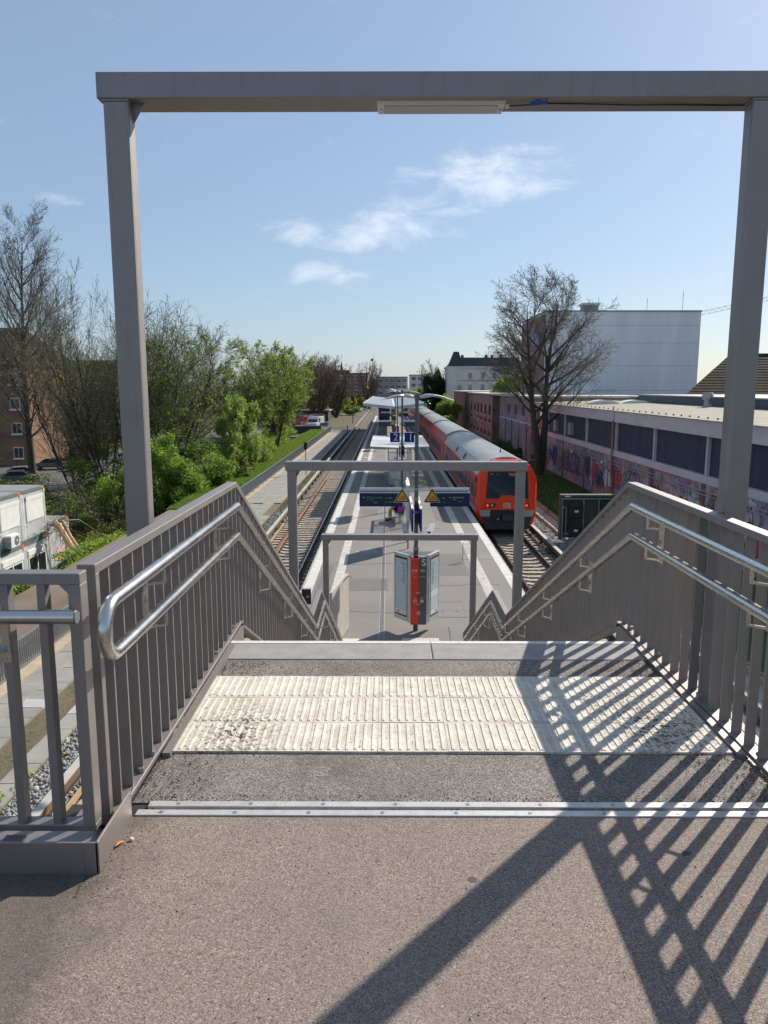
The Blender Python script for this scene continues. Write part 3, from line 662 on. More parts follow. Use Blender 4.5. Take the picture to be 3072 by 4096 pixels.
# ================================================================== ballast stones
def stones(name, n, regions, mat, label, seed, smin=.022, smax=.042):
    rg = np.random.default_rng(seed)
    base = np.array([(-1,-1,-.7),(1,-1,-.7),(1,1,-.7),(-1,1,-.7),(-.7,-.7,.8),(.8,-.6,.7),(.6,.8,.8),(-.8,.6,.6)],float)
    fc = np.array([(3,2,1,0),(4,5,6,7),(0,1,5,4),(1,2,6,5),(2,3,7,6),(3,0,4,7)])
    area = np.array([(x1-x0)*(y1-y0)*w for x0,x1,y0,y1,z,w in regions]); cnt = (n*area/area.sum()).astype(int)
    Vs = []
    for (x0,x1,y0,y1,z,w),c in zip(regions,cnt):
        p = np.stack([rg.uniform(x0,x1,c),rg.uniform(y0,y1,c),z+rg.uniform(-.01,.028,c)],1)
        s = rg.uniform(smin,smax,(c,1,1))*rg.uniform(.7,1.3,(c,1,3))
        b = (base[None]+rg.uniform(-.3,.3,(c,8,3)))*s
        a = rg.uniform(0,6.28,c); e = rg.uniform(-.9,.9,c)
        ca,sa,ce,se = np.cos(a),np.sin(a),np.cos(e),np.sin(e)
        Rm = np.zeros((c,3,3)); Rm[:,0,0]=ca;Rm[:,0,1]=-sa*ce;Rm[:,0,2]=sa*se;Rm[:,1,0]=sa;Rm[:,1,1]=ca*ce;Rm[:,1,2]=-ca*se;Rm[:,2,1]=se;Rm[:,2,2]=ce
        Vs.append(np.einsum('nij,nkj->nki',Rm,b)+p[:,None,:])
    V = np.concatenate(Vs); N = len(V)
    F = (np.arange(N)[:,None,None]*8+fc[None]).reshape(-1,4)
    o = link(name, npmesh(name, V.reshape(-1,3), F), mat); tag(o, label, kind='stuff'); return o
stones('gravel', 21000, [(-6.62,-5.55,9.5,26,BZ+.13,1.6),(-6.62,-5.55,26,45,BZ+.11,.5),(7.45,8.3,20,46,BZ+.13,.9)], M['stone'], 'loose grey ballast stones beside the third rails', 5)
stones('gravel', 12000, [(-5.55,-2.7,9.5,24,BZ+.0,1.0),(-5.55,-2.7,24,44,BZ+.0,.5),(4.3,7.3,17,36,BZ+.0,.9)], M['stone_b'], 'brownish ballast stones between the sleepers', 6)
def debris():
    rg = np.random.default_rng(4)
    base = np.array([(-1,-.5,-.3),(1,-.4,-.3),(.2,.9,-.3),(0,0,.8)],float); fc = np.array([(0,2,1),(0,1,3),(1,2,3),(2,0,3)])
    P = []
    def put(n,x0,x1,y0,y1,z,s0,s1,px=1.0,side=0):
        u = rg.uniform(0,1,n)**px
        x = x0+(x1-x0)*u if side == 0 else x1-(x1-x0)*u
        P.append(np.stack([x,rg.uniform(y0,y1,n),np.full(n,z),rg.uniform(s0,s1,n)],1))
    put(1500,-1.0,-.72,2.80,4.37,.0,.0018,.0050,3.0); put(1500,1.25,1.575,2.80,4.37,.0,.0018,.0052,2.4,1)
    put(700,-1.0,1.57,2.66,2.80,-.004,.002,.005); put(700,-1.0,1.57,2.78,2.84,-.006,.002,.005)
    put(600,-.98,.2,4.12,4.37,-.005,.0015,.0045,2.6); put(500,.6,1.57,4.10,4.37,-.005,.0015,.0045,2.6,1)
    put(1500,-.98,1.52,3.19,4.09,.006,.001,.0032)
    put(200,-.92,-.52,3.20,3.70,.007,.001,.0036,1.5); put(260,.95,1.50,3.22,3.85,.007,.001,.004,1.2,1); put(130,.95,1.30,3.6,3.9,.007,.001,.004)
    put(380,-1.0,-.78,2.2,2.66,.0,.0015,.0045,3.2); put(160,-.9,1.5,1.5,2.6,.001,.002,.004); put(260,-.9,1.55,4.38,4.69,.002,.001,.0025)
    P = np.concatenate(P); n = len(P)
    V = (base[None]+rg.uniform(-.35,.35,(n,4,3)))*P[:,3][:,None,None]
    a = rg.uniform(0,6.28,n); c,s = np.cos(a)[:,None],np.sin(a)[:,None]
    X = V[:,:,0]*c-V[:,:,1]*s; Y = V[:,:,0]*s+V[:,:,1]*c
    V = np.stack([X,Y,V[:,:,2]],2)+P[:,None,:3]
    F = (np.arange(n)[:,None,None]*4+fc[None]).reshape(-1,3)
    tag(link('debris', npmesh('debris', V.reshape(-1,3), F), M['debris']), 'dark crumbs of dirt scattered along the landing edges', kind='stuff')
debris()
tag(MB().add([(-.968,2.47,.002),(-.955,2.46,.012),(-.935,2.505,.006),(-.950,2.512,.002),(-.952,2.48,.018)],[(0,1,4),(1,2,4),(2,3,4),(3,0,4)]).build('dry_leaf', M['orl']), 'small orange leaf lying by the railing kerb corner', 'leaf')
tag(MB().ball((-.915,2.515,.006),.009,8,6,(1,.8,.7)).build('pebble', M['white']), 'small white pebble on the deck by the kerb corner', 'pebble')
pm = MB(); rg = random.Random(8)
for k in range(130):
    x = rg.uniform(-.335,-.255)+rg.gauss(0,.006); y = rg.uniform(2.98,3.07)+rg.gauss(0,.007); s = rg.uniform(.002,.0045); pm.add([(x-s,y-s*.6,-.0045),(x+s,y-s*.4,-.0045),(x+s*.5,y+s,-.0045),(x-s*.6,y+s*.8,-.0040)],[(0,1,2,3)])
tag(pm.build('paint_mark', M['concrete_l']), 'faded pale paint mark on the dark landing asphalt', 'paint mark')
# ================================================================== stair railings
TOP = [(2.56,1.0),(5.05,.98),(10.0,-1.43),(11.3,-1.43),(15.6,-3.52)]
def interp(path, y):
    for (y0,z0),(y1,z1) in zip(path,path[1:]):
        if y0 <= y <= y1: return z0+(z1-z0)*(y-y0)/(y1-y0)
    return path[0][1] if y < path[0][0] else path[-1][1]
def stair_railing(xc, inward, label, y0):
    t = thing('stair_railing', label, 'railing', (xc,y0,0), 'stair railings')
    path = [(y0,1.0)]+TOP[1:]
    bot = [(y,z-.965) for y,z in path]
    MB().vbar(path, xc-.032, xc+.032, .035).build('top_rail', M['paint'], t, bevel=.003)
    MB().vbar(bot, xc-.036, xc+.036, .022).build('bottom_rail', M['paint'], t, bevel=.003)
    MB().box(xc-.032,xc+.032,y0,y0+.035,.0,.967).build('end_post', M['paint'], t, bevel=.003)
    MB().box(xc-.032,xc+.032,15.56,15.60,-4.5,-3.54).build('end_post', M['paint'], t, bevel=.003)
    me = MB().box(-.0225,.0225,-.006,.006,0,.935).mesh('baluster'); me.materials.append(M['paint'])
    n = 0; y = y0+.15
    while y < 15.5:
        share('baluster', me, None, t, (xc,y,interp(path,y)-.966)); y += .13
    # bolts on the bottom rail
    for y in [2.95,3.10,3.75,4.36,4.86]:
        MB().tube([(xc+inward*.018,y,.035),(xc+inward*.018,y,.052)],.014,6).build('bolt', M['galv'], t)
    # angle under the bottom rail along the landing
    xa = xc+inward*.045
    MB().box(min(xa,xa+inward*.035),max(xa,xa+inward*.035),3.15,4.6,-.005,.016).build('edge_angle', M['paint'], t)
    xb = xc+inward*.036
    MB().box(min(xb,xb-inward*.07),max(xb,xb-inward*.07),4.45,5.12,-.20,.005).build('edge_angle', M['paint'], t)
    # double handrail with a rounded return at the bridge end
    xh = xc+inward*.10
    up = [(2.52,.885),(4.70,.87),(9.74,-1.53),(10.95,-1.52),(15.2,-3.60)]; lo = [(2.52,.70),(4.67,.69),(9.78,-1.72),(10.97,-1.70),(15.1,-3.78)]
    r = (up[0][1]-lo[0][1])/2; zc = (up[0][1]+lo[0][1])/2; yb = y0-.035
    arc = [(yb-r*math.sin(a)*1.0, zc+r*math.cos(a)) for a in [math.pi*k/14 for k in range(15)]]
    path2 = [(xh,y,z) for y,z in list(reversed(up[1:]))]+[(xh,y,z) for y,z in arc]+[(xh,y,z) for y,z in lo[1:]]
    MB().tube(path2,.0240,20).build('handrail', M['steel'], t, smooth=True)
    for k,y in enumerate((3.12,4.42,5.9,7.25,8.6,9.55,11.6,12.9,14.2)):
        zu = interp(up,y); zl = interp(lo,y); xr = xc+inward*.03
        s = MB().box(min(xr,xr+inward*.008),max(xr,xr+inward*.008),y-.085,y-.025,zl-.10,zu-.045).build('bracket_plate', M['steel'], t)
        for z in (zu,zl):
            m = MB().bar((xr,y-.055,z-.085),(xh,y-.0,z-.085),.012,.010).bar((xh,y,z-.09),(xh,y,z-.02),.010,.020,(0,1,0))
            m.build('bracket_arm', M['steel'], s)
    return t
stair_railing(-1.035, 1, 'left stair railing of grey bars whose double handrail ends in a rounded loop', 2.56)
stair_railing(1.615, -1, 'right stair railing of grey bars casting its shadow over the landing', -1.6)
def parapet(x0, x1, s, label):
    """bridge parapet along X; s=-1: runs to the left of the stair mouth"""
    t = thing('bridge_railing', label, 'railing', (x0,2.46,0), 'bridge parapet railings')
    lo,hi = min(x0,x1),max(x0,x1)
    MB().box(lo,hi,2.43,2.492,.962,1.0).build('top_rail', M['paint'], t, bevel=.003)
    MB().box(lo,hi,2.435,2.487,.085,.11).build('bottom_rail', M['paint'], t, bevel=.003)
    e = x0
    MB().box(min(e,e+s*.042),max(e,e+s*.042),2.43,2.492,.11,.962).build('end_post', M['paint'], t, bevel=.003)
    MB().add([(e+s*.042,2.435,.962),(e+s*.072,2.435,.962),(e+s*.042,2.435,.93),(e+s*.042,2.487,.962),(e+s*.072,2.487,.962),(e+s*.042,2.487,.93)],[(0,2,1),(3,4,5),(1,2,5,4)]).build('gusset', M['paint'], t)
    me = MB().box(-.0135,.0135,-.021,.021,.11,.962).mesh('baluster'); me.materials.append(M['paint'])
    x = e+s*.135
    while lo < x < hi-.05 or (s<0 and x > lo+.05):
        share('baluster', me, None, t, (x,2.461,0)); x += s*.123
        if abs(x-e) > abs(x1-x0)-.05: break
    f = MB().box(lo-.0,hi,2.325,2.334,-.02,.112).build('kerb_plate', M['paint'], t, bevel=.002)
    xe = e-s*.045
    MB().bar((e,2.3295,.046),(xe,2.3295,.046),.009,.132).box(min(xe,xe+s*.009),max(xe,xe+s*.009),2.325,2.66,-.02,.112).build('kerb_plate', M['paint'], t, bevel=.002)
    MB().box(lo,hi,2.30+.05,2.62,.012,.02).build('kerb_base', M['paint'], t)
    for k in range(6):
        xx = e+s*(.28+.9*k); MB().box(xx-.035,xx+.035,2.334,2.44,.06,.068).build('kerb_bracket', M['paint'], t)
    h = MB().tube([(e+s*.0-s*.0,2.385,.868),(x1,2.385,.868)],.024,20).build('handrail', M['steel'], t, smooth=True)
    MB().tube([(e-s*.001,2.385,.868),(e-s*.004,2.385,.868)],.021,18).build('end_cap', M['galv'], h)
    for k in range(4):
        xx = e+s*(.262+1.23*k)
        b = MB().box(xx-.020,xx+.020,2.418,2.430,.70,.855).build('bracket_plate', M['steel'], t)
        MB().bar((xx,2.424,.775),(xx+s*.09,2.385,.83),.008,.018).build('bracket_arm', M['steel'], b)
        MB().tube([(xx,2.418,.745),(xx,2.405,.745)],.011,6).build('bolt', M['galv'], b)
parapet(-1.005,-9.0,-1,'short bridge railing on the left with a capped steel tube handrail')
# ================================================================== portal frames over the stairs
def gate(y, zb, zbot, label):
    t = thing('portal_frame', label, 'portal frame', (.24,y,zbot), 'portal frames over the stairs')
    for a,b in ((-1.315,-1.195),(1.67,1.79)):
        p = MB().box(a,b,y,y+.097,zbot,zb).build('post', M['paint'], t, bevel=.014)
        MB().box(a-.05,b+.05,y-.04,y+.14,zbot-.02,zbot).build('foot_plate', M['paint'], p)
        MB().box(a-.003,b+.003,y-.003,y+.10,zb-.010,zb-.001).build('weld_seam', M['paint'], p, bevel=.003)
        for bx in (a-.03,b+.03): MB().tube([(bx,y+.05,zbot),(bx,y+.05,zbot+.03)],.014,6).build('anchor_bolt', M['galv'], p)
    MB().box(-1.34,1.815,y-.004,y+.185,zb,zb+.115).build('crossbeam', M['paint'], t, bevel=.006)
    MB().add([(-1.195,y+.06,zb),(-1.195,y+.06,zb-.09),(-1.14,y+.06,zb),(-1.195,y+.07,zb),(-1.195,y+.07,zb-.09),(-1.14,y+.07,zb)],[(0,1,2),(3,5,4),(1,4,5,2)]).build('gusset', M['paint'], t)
    for x in (-1.25,1.73):
        MB().ball((x,y+.09,zb+.12),.012,8,6).build('bolt', M['galv'], t)
    return t
gate(3.78, 2.907, -.62, 'large grey portal frame with a light over the top of the stairs')
gate(9.94, .525, -2.7, 'middle grey portal frame over the half landing')
gate(15.14, -1.445, PL, 'smallest grey portal frame at the foot of the stairs')
def lamp():
    t = thing('ceiling_light', 'flat white linear light under the large portal crossbeam', 'light', (.25,3.89,2.8670))
    MB().add([(-.05,3.815,2.9070),(.545,3.815,2.9070),(.545,3.957,2.9070),(-.05,3.957,2.9070),(-.045,3.821,2.8950),(.54,3.821,2.8950),(.54,3.951,2.8950),(-.045,3.951,2.8950)],[(3,2,1,0),(4,5,6,7),(0,4,5,1),(1,5,6,2),(2,6,7,3),(3,7,4,0)]).build('housing', M['white'], t, bevel=.002)
    MB().box(-.018,.512,3.835,3.938,2.8900,2.8955).build('diffuser', M['lens'], t, bevel=.005)
    for x in (-.033,.527): MB().tube([(x,3.886,2.8950),(x,3.886,2.8920)],.006,8).build('screw', M['galv'], t)
    MB().box(.545,.563,3.83,3.845,2.8820,2.8970).build('cable_gland', M['white'], t)
lamp()
tag(MB().tube([(.56,3.835,2.8910),(.75,3.84,2.9030),(.95,3.845,2.9020),(1.15,3.85,2.8990),(1.32,3.855,2.9020),(1.55,3.87,2.9040),(1.8,3.87,2.9040)],.003,6).build('cable', M['black'], smooth=True), 'thin black cable sagging below the large crossbeam', 'cable')
tag(MB().tube([(.655,3.80,2.8870),(.69,3.80,2.8990),(.72,3.802,2.8910),(.735,3.802,2.9000)],.007,6).tube([(.66,3.798,2.8780),(.655,3.798,2.8970)],.006,6).build('cable_tie', M['bluetie'], smooth=True), 'bright blue tie on the cable beside the light', 'cable tie')
# ================================================================== walkway fence on the left
def fence():
    t = thing('walkway_fence', 'long grey bar fence along the kerb of the left walkway', 'fence', (-9.22,0,-5.44))
    zt, zb0 = -4.60, -5.36
    for k in range(66):
        a = -6+2.0*k; b = a+1.98
        if a < 10 and a > 12: continue
        MB().box(-9.245,-9.195,a,b,zt-.04,zt).build('top_rail', M['galv'], t)
        MB().box(-9.24,-9.20,a,b,zb0,zb0+.03).build('bottom_rail', M['galv'], t)
        MB().box(-9.24,-9.20,a+.02,a+.05,-5.44,zt-.04).box(-9.26,-9.10,a,a+.09,-5.446,-5.43).build('post', M['galv'], t)
    me = MB().box(-.018,.018,-.005,.005,0,zt-.04-zb0-.03).mesh('bar'); me.materials.append(M['galv'])
    for k in range(290): share('bar', me, None, t, (-9.22, 11.5+.115*k, zb0+.03))
    mb = MB()
    for k in range(700): y = 11.5+.115*(290+k); mb.box(-9.238,-9.202,y-.005,y+.005,zb0+.03,zt-.04)
    mb.build('far_bars', M['galv'], t, kind='stuff')
fence()
def yard_gate():
    t = thing('service_gate', 'low grey service gate closing the far end of the walkway', 'gate', (-8.3,121,-5.45))
    MB().box(-9.2,-6.4,121,121.05,-4.75,-4.70).box(-9.2,-6.4,121,121.05,-5.35,-5.3).build('gate_frame', M['galv'], t)
    for i in range(24): MB().box(-9.15+i*.115,-9.12+i*.115,121.01,121.04,-5.3,-4.75).build('bar', M['galv'], t)
    MB().box(-6.45,-6.25,120.9,121.2,-5.45,-4.3).build('post', M['concrete_l'], t)
yard_gate()
# ================================================================== masts on the platform
def wing(mb, x0, s):
    """one blade of the lamp head, pointing to side s along X"""
    n = 10; sec = []
    for i in range(n+1):
        u = i/n; x = x0+s*(.06+.84*u); z = 1.36+.055*math.sin(math.pi*min(1,u*1.1))-.075*u*u
        if u < .36: hw, th = .035+.07*math.sin(math.pi*u/.36), .030+.022*math.sin(math.pi*u/.36)
        else: q = (u-.36)/.64; hw, th = .15*math.sqrt(max(.02,1-q*q))*1.0+.01, .024*(1-q)+.006
        sec.append((x,hw,th,z))
    return sec
def lamp_head(t, x, y):
    for s in (-1,1):
        sec = wing(None, x, s); mb = MB(); k = 10; b = 0
        for (xx,hw,th,z) in sec:
            for j in range(k): a = 2*math.pi*j/k; mb.v.append((xx,y+hw*math.cos(a),z+th*math.sin(a)))
        for i in range(len(sec)-1):
            for j in range(k): mb.f.append((i*k+j,i*k+(j+1)%k,(i+1)*k+(j+1)%k,(i+1)*k+j))
        mb.f.append(tuple(range(k))); mb.f.append(tuple((len(sec)-1)*k+j for j in range(k)))
        w = mb.build('lamp_wing', M['lampg'], t, smooth=True)
        (xa,h1,t1,za) = sec[4]; (xb,h2,t2,zb) = sec[8]
        MB().bar((xa,y,za-t1-.004),(xb,y,zb-t2-.004),.16,.012).build('lens', M['lens'], w)
def name_boards(t, x, y):
    for d in (-.12,.08):
        b = MB().box(x+d-.022,x+d+.022,y-.95,y+1.05,-1.77,-1.24).build('name_board', M['blue'], t)
        MB().box(x+d-.03,x+d+.03,y-.96,y+1.06,-1.24,-1.21).build('board_cap', M['white'], b)
        for yy in (y-.5,y+.5): MB().box(min(x+d,x),max(x+d,x),yy-.02,yy+.02,-1.4,-1.36).build('bracket', M['galv'], b)
def warn_sign(t, xc, y, z0, s=.40, detail=True):
    h = s*.87
    def tri(k, yy, nm, m, par):
        cz = z0+h/3; pts = [(xc-s/2,z0),(xc+s/2,z0),(xc,z0+h)]
        pts = [(xc+(a-xc)*k, cz+(b-cz)*k) for a,b in pts]
        out = []
        for i,(a,b) in enumerate(pts):                       # clipped corners
            for q in (pts[i-1],pts[(i+1)%3]): out.append((a+(q[0]-a)*.05,b+(q[1]-b)*.05))
        return MB().prism(out,'y',yy-.004,yy).build(nm, m, par)
    p = tri(1.06,y,'warning_sign', M['signrim'], t); tri(.96,y-.0045,'border', M['black'], p); tri(.72,y-.009,'field', M['yellow'], p)
    if detail:
        MB().box(xc-.065,xc+.015,y-.015,y-.0135,z0+.075,z0+.15).build('train_symbol', M['tredd'], p)
        MB().box(xc-.055,xc+.005,y-.0165,y-.0152,z0+.115,z0+.14).build('train_window', M['yellow'], p)
        MB().box(xc-.09,xc+.10,y-.015,y-.0135,z0+.055,z0+.064).bar((xc+.025,y-.0142,z0+.14),(xc+.075,y-.0142,z0+.085),.0014,.018,(1,0,1)).bar((xc+.03,y-.0142,z0+.075),(xc+.075,y-.0142,z0+.095),.0014,.014,(0,0,1)).ball((xc+.02,y-.0142,z0+.155),.012,8,6,(1,.1,1)).build('figure_symbol', M['black'], p)
def display(t, xa, xb, y, lines):
    d = MB().box(xa,xb,y-.10,y+.10,-1.30,-.965).build('display', M['blue'], t, bevel=.004)
    MB().box(xa-.01,xb+.01,y-.12,y+.12,-.965,-.945).build('rain_cover', M['silver'], d)
    MB().tube([(xa,y+.02,-.90),(xb,y+.02,-.90)],.055,12).build('mounting_tube', M['silver'], d, smooth=True)
    MB().box(xa+.05,xb-.05,y-.1035,y-.10,-1.255,-1.0).build('screen', M['screen'], d)
    for (x,z,s,tx) in lines:
        if isinstance(tx, str): text('display_text', tx, s, (x,y-.106,z), M['scrtext'], d, align='LEFT', ext=.0005)
        else: MB().box(x,x+tx,y-.1045,y-.103,z-s/2,z+s/2).build('display_line', M['scrtext'], d)
def mast(y, label, kind):
    x = .70
    t = thing('lamp_mast', label, 'lamp mast', (x,y,PL), 'lamp masts on the platform')
    MB().tube([(x,y,PL),(x,y,-2.35)],.062,18).build('mast_foot', M['greyp'] if kind == 1 else M['mast'], t, smooth=True)
    MB().tube([(x,y,-2.35),(x,y,1.30)],[.05,.047],16).build('pole', M['mast'], t, smooth=True)
    MB().tube([(x,y,-2.40),(x,y,-2.33)],.072,18).build('collar', M['galv'], t, smooth=True)
    MB().box(x-.055,x+.055,y-.05,y+.05,1.28,1.43).build('head_joint', M['mast'], t, bevel=.01)
    lamp_head(t, x, y)
    if kind in (1,3):
        for z in (-.88,-1.12): MB().tube([(x,y,z-.03),(x,y,z+.03)],.062,16).build('clamp', M['galv'], t, smooth=True)
        for s in (-1,1):
            MB().tube([(x,y,-.90),(x+s*.42,y,-.90)],.024,10).build('arm', M['silver'], t, smooth=True)
        Lt = [(-.63,-1.075,.035,.07),(-.51,-1.075,.085,'Blankenese'),(-.52,-1.135,.02,.04),(-.43,-1.135,.022,.06),(-.36,-1.185,.012,.09),(-.36,-1.21,.018,.11),(-.07,-1.09,.025,.04),(.0,-1.09,.03,.10),(-.07,-1.19,.022,.05),(.0,-1.19,.022,.12)] if kind == 1 else []
        Rt = [(1.33,-1.09,.03,.07),(1.50,-1.075,.03,.05),(1.59,-1.075,.03,.28),(1.59,-1.125,.028,.09),(1.72,-1.175,.016,.11),(1.34,-1.19,.02,.06)] if kind == 1 else []
        display(t,-.70,.355,y,Lt); display(t,1.045,2.0,y,Rt)
        warn_sign(t,.345,y-.22,-1.175); warn_sign(t,1.075,y-.22,-1.175)
        for xx in (.345,1.075): MB().box(xx-.015,xx+.015,y-.215,y-.0,-.95,-.92).build('sign_bracket', M['galv'], t)
        name_boards(t,x,y)
    if kind == 2:
        for s,tx in ((-1,'2'),(1,'1')):
            xa = x+s*.12; xb = x+s*.60
            b = MB().box(min(xa,xb),max(xa,xb),y-.05,y+.05,-1.10,-.63).build('number_sign', M['blue'], t, bevel=.004)
            MB().box(min(xa,xb)-.005,max(xa,xb)+.005,y-.055,y+.055,-.63,-.61).build('sign_frame', M['silver'], b)
            text('number', tx, .50, ((xa+xb)/2-(.04*s if s<0 else -.06),y-.052,-.868), M['white'], b)
            MB().tube([(x,y,-.68),(xa,y,-.68)],.018,8).build('arm', M['galv'], t); MB().tube([(x,y,-1.05),(xa,y,-1.05)],.018,8).build('arm', M['galv'], t)
            MB().tube([(x+s*.10,y-.05,-1.25),(x+s*.10,y-.05,-1.12)],.045,12).build('loudspeaker', M['white'], t, smooth=True)
        name_boards(t,x,y)
    return t
m1 = mast(18.75,'nearest lamp mast carrying two train displays and yellow warning signs',1)
mast(38.2,'lamp mast with the blue 2 and 1 track number signs',2)
mast(57.7,'lamp mast with displays just beyond the glass shelter',3)
mast(77.2,'farthest lamp mast with displays in front of the big canopy',3)
def cctv(p, ang, label):
    t = thing('surveillance_camera', label, 'camera', p, 'cameras on the nearest mast')
    d = Vector((math.sin(ang),-math.cos(ang),-.42)).normalized(); q = Vector(p)
    MB().bar(q+d*.17,q-d*.17,.10,.10).build('housing', M['white'], t, bevel=.012); MB().bar(q+d*.172,q+d*.176,.075,.075).build('lens', M['glass'], t)
    MB().bar(q+d*.19-Vector((0,0,-.055)),q-d*.18-Vector((0,0,-.055)),.125,.008).build('sunshield', M['white'], t)
    MB().tube([q-Vector((0,0,.055)),q-Vector((0,0,.12)),(.70,18.75,p[2]-.12)],.016,8).build('bracket', M['galv'], t)
cctv((1.06,18.6,-1.86),-.35,'white tubular surveillance camera right of the nearest mast'); cctv((.40,18.55,-1.86),.1,'blunt surveillance camera left of the nearest mast facing the stairs')
# ------------------------------------------------------------------ information column
def info_column():
    t = thing('information_column', 'SOS and information column with two timetable cases around the nearest mast foot', 'information column', (.76,18.72,PL))
    y = 18.50
    def vit(a, b, nm_s):
        a = Vector((*a,0)); b = Vector((*b,0)); d = (b-a).normalized(); n = Vector((d.y,-d.x,0))
        if n.y > 0: n = -n
        z0, z1 = -4.21, -2.50; mid = (a+b)/2; w = (b-a).length
        v = MB().bar((a.x,a.y,(z0+z1)/2),(b.x,b.y,(z0+z1)/2),.09,z1-z0).build('poster_case', M['silver'], t, bevel=.006)
        f = n*.048
        def plate(u0,u1,za,zb,off,nm,mat,par):
            p = a+d*(w*u0)+n*off; q = a+d*(w*u1)+n*off
            return MB().bar((p.x,p.y,(za+zb)/2),(q.x,q.y,(za+zb)/2),.004,zb-za).build(nm, mat, par)
        plate(.09,.93,-4.10,-2.58,.046,'case_gap',M['black'],v)
        po = plate(.13,.89,-4.06,-2.63,.050,'poster',M['paper'],v)
        rg = random.Random(nm_s)
        for k in range(15):
            z = -2.82-k*.032; plate(.22,.22+rg.uniform(.12,.28),z,z+.010,.053,'print_line',M['ink'],po)
            if k%2==0: plate(.62,.62+rg.uniform(.05,.12),z,z+.009,.053,'print_line',M['ink'],po)
        plate(.20,.50,-2.755,-2.735,.053,'print_line',M['greens'] if nm_s == 1 else M['ink'],po)
        plate(.36,.46,-2.69,-2.68,.053,'print_line',M['ink'],po); plate(.14,.88,-4.05,-3.95,.0525,'print_field',M['white'],po)
        plate(.62,.72,-4.02,-3.97,.055,'print_mark',M['ink'],po); plate(.14,.88,-3.60,-3.46,.0525,'print_field',M['white'] if nm_s == 2 else M['paper'],po)
    vit((.555,y+.05),(.19,y+.52),1); vit((.985,y+.05),(1.27,y+.62),2)
    zt, zb = -2.58, -4.27
    MB().box(.565,.762,y,y+.20,zb,zt).build('sos_panel', M['red'], t, bevel=.012)
    MB().box(.762,.96,y+.004,y+.20,zb+.0,zt).build('info_panel', M['greyp'], t, bevel=.01)
    MB().box(.52,.566,y+.03,y+.2,zb+.04,zt).build('side_trim', M['silver'], t); MB().box(.959,1.0,y+.03,y+.2,zb+.04,zt).build('side_trim', M['silver'], t)
    MB().add([(.2,y+.55,-2.52),(.56,y+.1,-2.52),(.98,y+.1,-2.52),(1.26,y+.6,-2.52)],[(0,1,2,3)]).build('top_cover', M['greyp'], t)
    text('lettering', 'SOS', .082, (.665,y-.004,-2.88), M['white'], t); text('lettering', 'Info', .082, (.86,y,-2.88), M['white'], t)
    o = MB().prism([(.885+.07*math.cos(a*math.pi/12),-2.675+.088*math.sin(a*math.pi/12)) for a in range(24)],'y',y-.001,y+.004).build('s_sign', M['greens'], t)
    text('lettering', 'S', .24, (.885,y-.004,-2.680), M['white'], t)
    for x,z,c in ((.675,-3.66,'silver'),(.845,-3.66,'silver'),(.765,-3.96,'silver')):
        b = MB().tube([(x,y+.005,z),(x,y-.012,z)],.042,18).build('call_button', M[c], t, smooth=True); MB().tube([(x,y-.012,z),(x,y-.016,z)],.024,14).build('button_face', M['greyp'] if x != .845 else M['yellow'], b)
    MB().box(.735,.785,y-.006,y+.004,-3.57,-3.52).build('camera_window', M['black'], t)
    for x0,x1,z in ((.625,.71,-3.045),(.775,.925,-3.04),(.79,.92,-3.58),(.63,.71,-3.585),(.70,.79,-3.44),(.70,.79,-3.455),(.71,.80,-3.735),(.71,.80,-3.75)):
        MB().box(x0,x1,y-.003,y+.0045,z,z+.008).build('slot_line', M['silver'], t)
    MB().box(.615,.645,y-.003,y+.003,-2.965,-2.945).build('led', M['white'], t)
info_column()
# ------------------------------------------------------------------ things at the stair foot
def stair_foot():
    t = thing('folding_panel', 'thin beige metal panel standing open at the foot of the stairs', 'panel', (-1.2,17.6,PL))
    MB().bar((-1.30,17.0,-3.75),(-1.02,18.9,-3.75),.05,1.42).build('leaf', M['beigep'], t, bevel=.006)
    MB().bar((-1.335,17.0,-3.75),(-1.06,18.9,-3.75),.015,1.40).build('edge_trim', M['white'], t)
    MB().tube([(-1.1,18.3,-3.1),(-.98,18.32,-2.98),(-.88,18.32,-3.0)],.014,8).build('handle', M['galv'], t)
    for z in (-4.2,-3.9,-3.6,-3.3): MB().tube([(-1.24,17.0,z),(-1.24,16.985,z)],.014,8).build('rivet', M['galv'], t)
    t = thing('notice_board', 'small black notice box with a white emblem behind the left stair railing', 'sign', (-1.86,17.1,-4.5))
    MB().box(-1.97,-1.76,17.0,17.06,-3.31,-2.96).build('panel', M['black'], t, bevel=.004); MB().box(-1.88,-1.85,17.02,17.05,-4.5,-3.31).build('stand', M['mast'], t)
    mb = MB()
    for k in range(6): a = k*math.pi/3; mb.tube([(-1.83,16.998,-3.13),(-1.83+.035*math.cos(a),16.998,-3.13+.035*math.sin(a))],.004,5)
    mb.build('emblem', M['white'], t)
    MB().box(-1.98,-1.75,16.995,17.065,-2.96,-2.95).build('cap', M['silver'], t)
    t = thing('bent_rod', 'thin bent metal rod beside the right stair foot', 'rod', (1.45,17.4,PL))
    MB().tube([(1.5,17.6,PL),(1.47,17.5,-4.1),(1.44,17.45,-4.02)],.03,8).build('rod', M['white'], t, smooth=True)
    t = thing('glass_screen', 'small curved glass screen by the right guiding strip', 'screen', (2.75,20.6,PL))
    MB().bar((2.65,26.6,-4.05),(2.95,26.6,-4.05),.02,.42).build('pane', M['clear'], t); MB().bar((2.65,26.6,PL),(2.65,26.6,-3.84),.02,.02,(0,1,0)).build('post', M['galv'], t)
stair_foot()
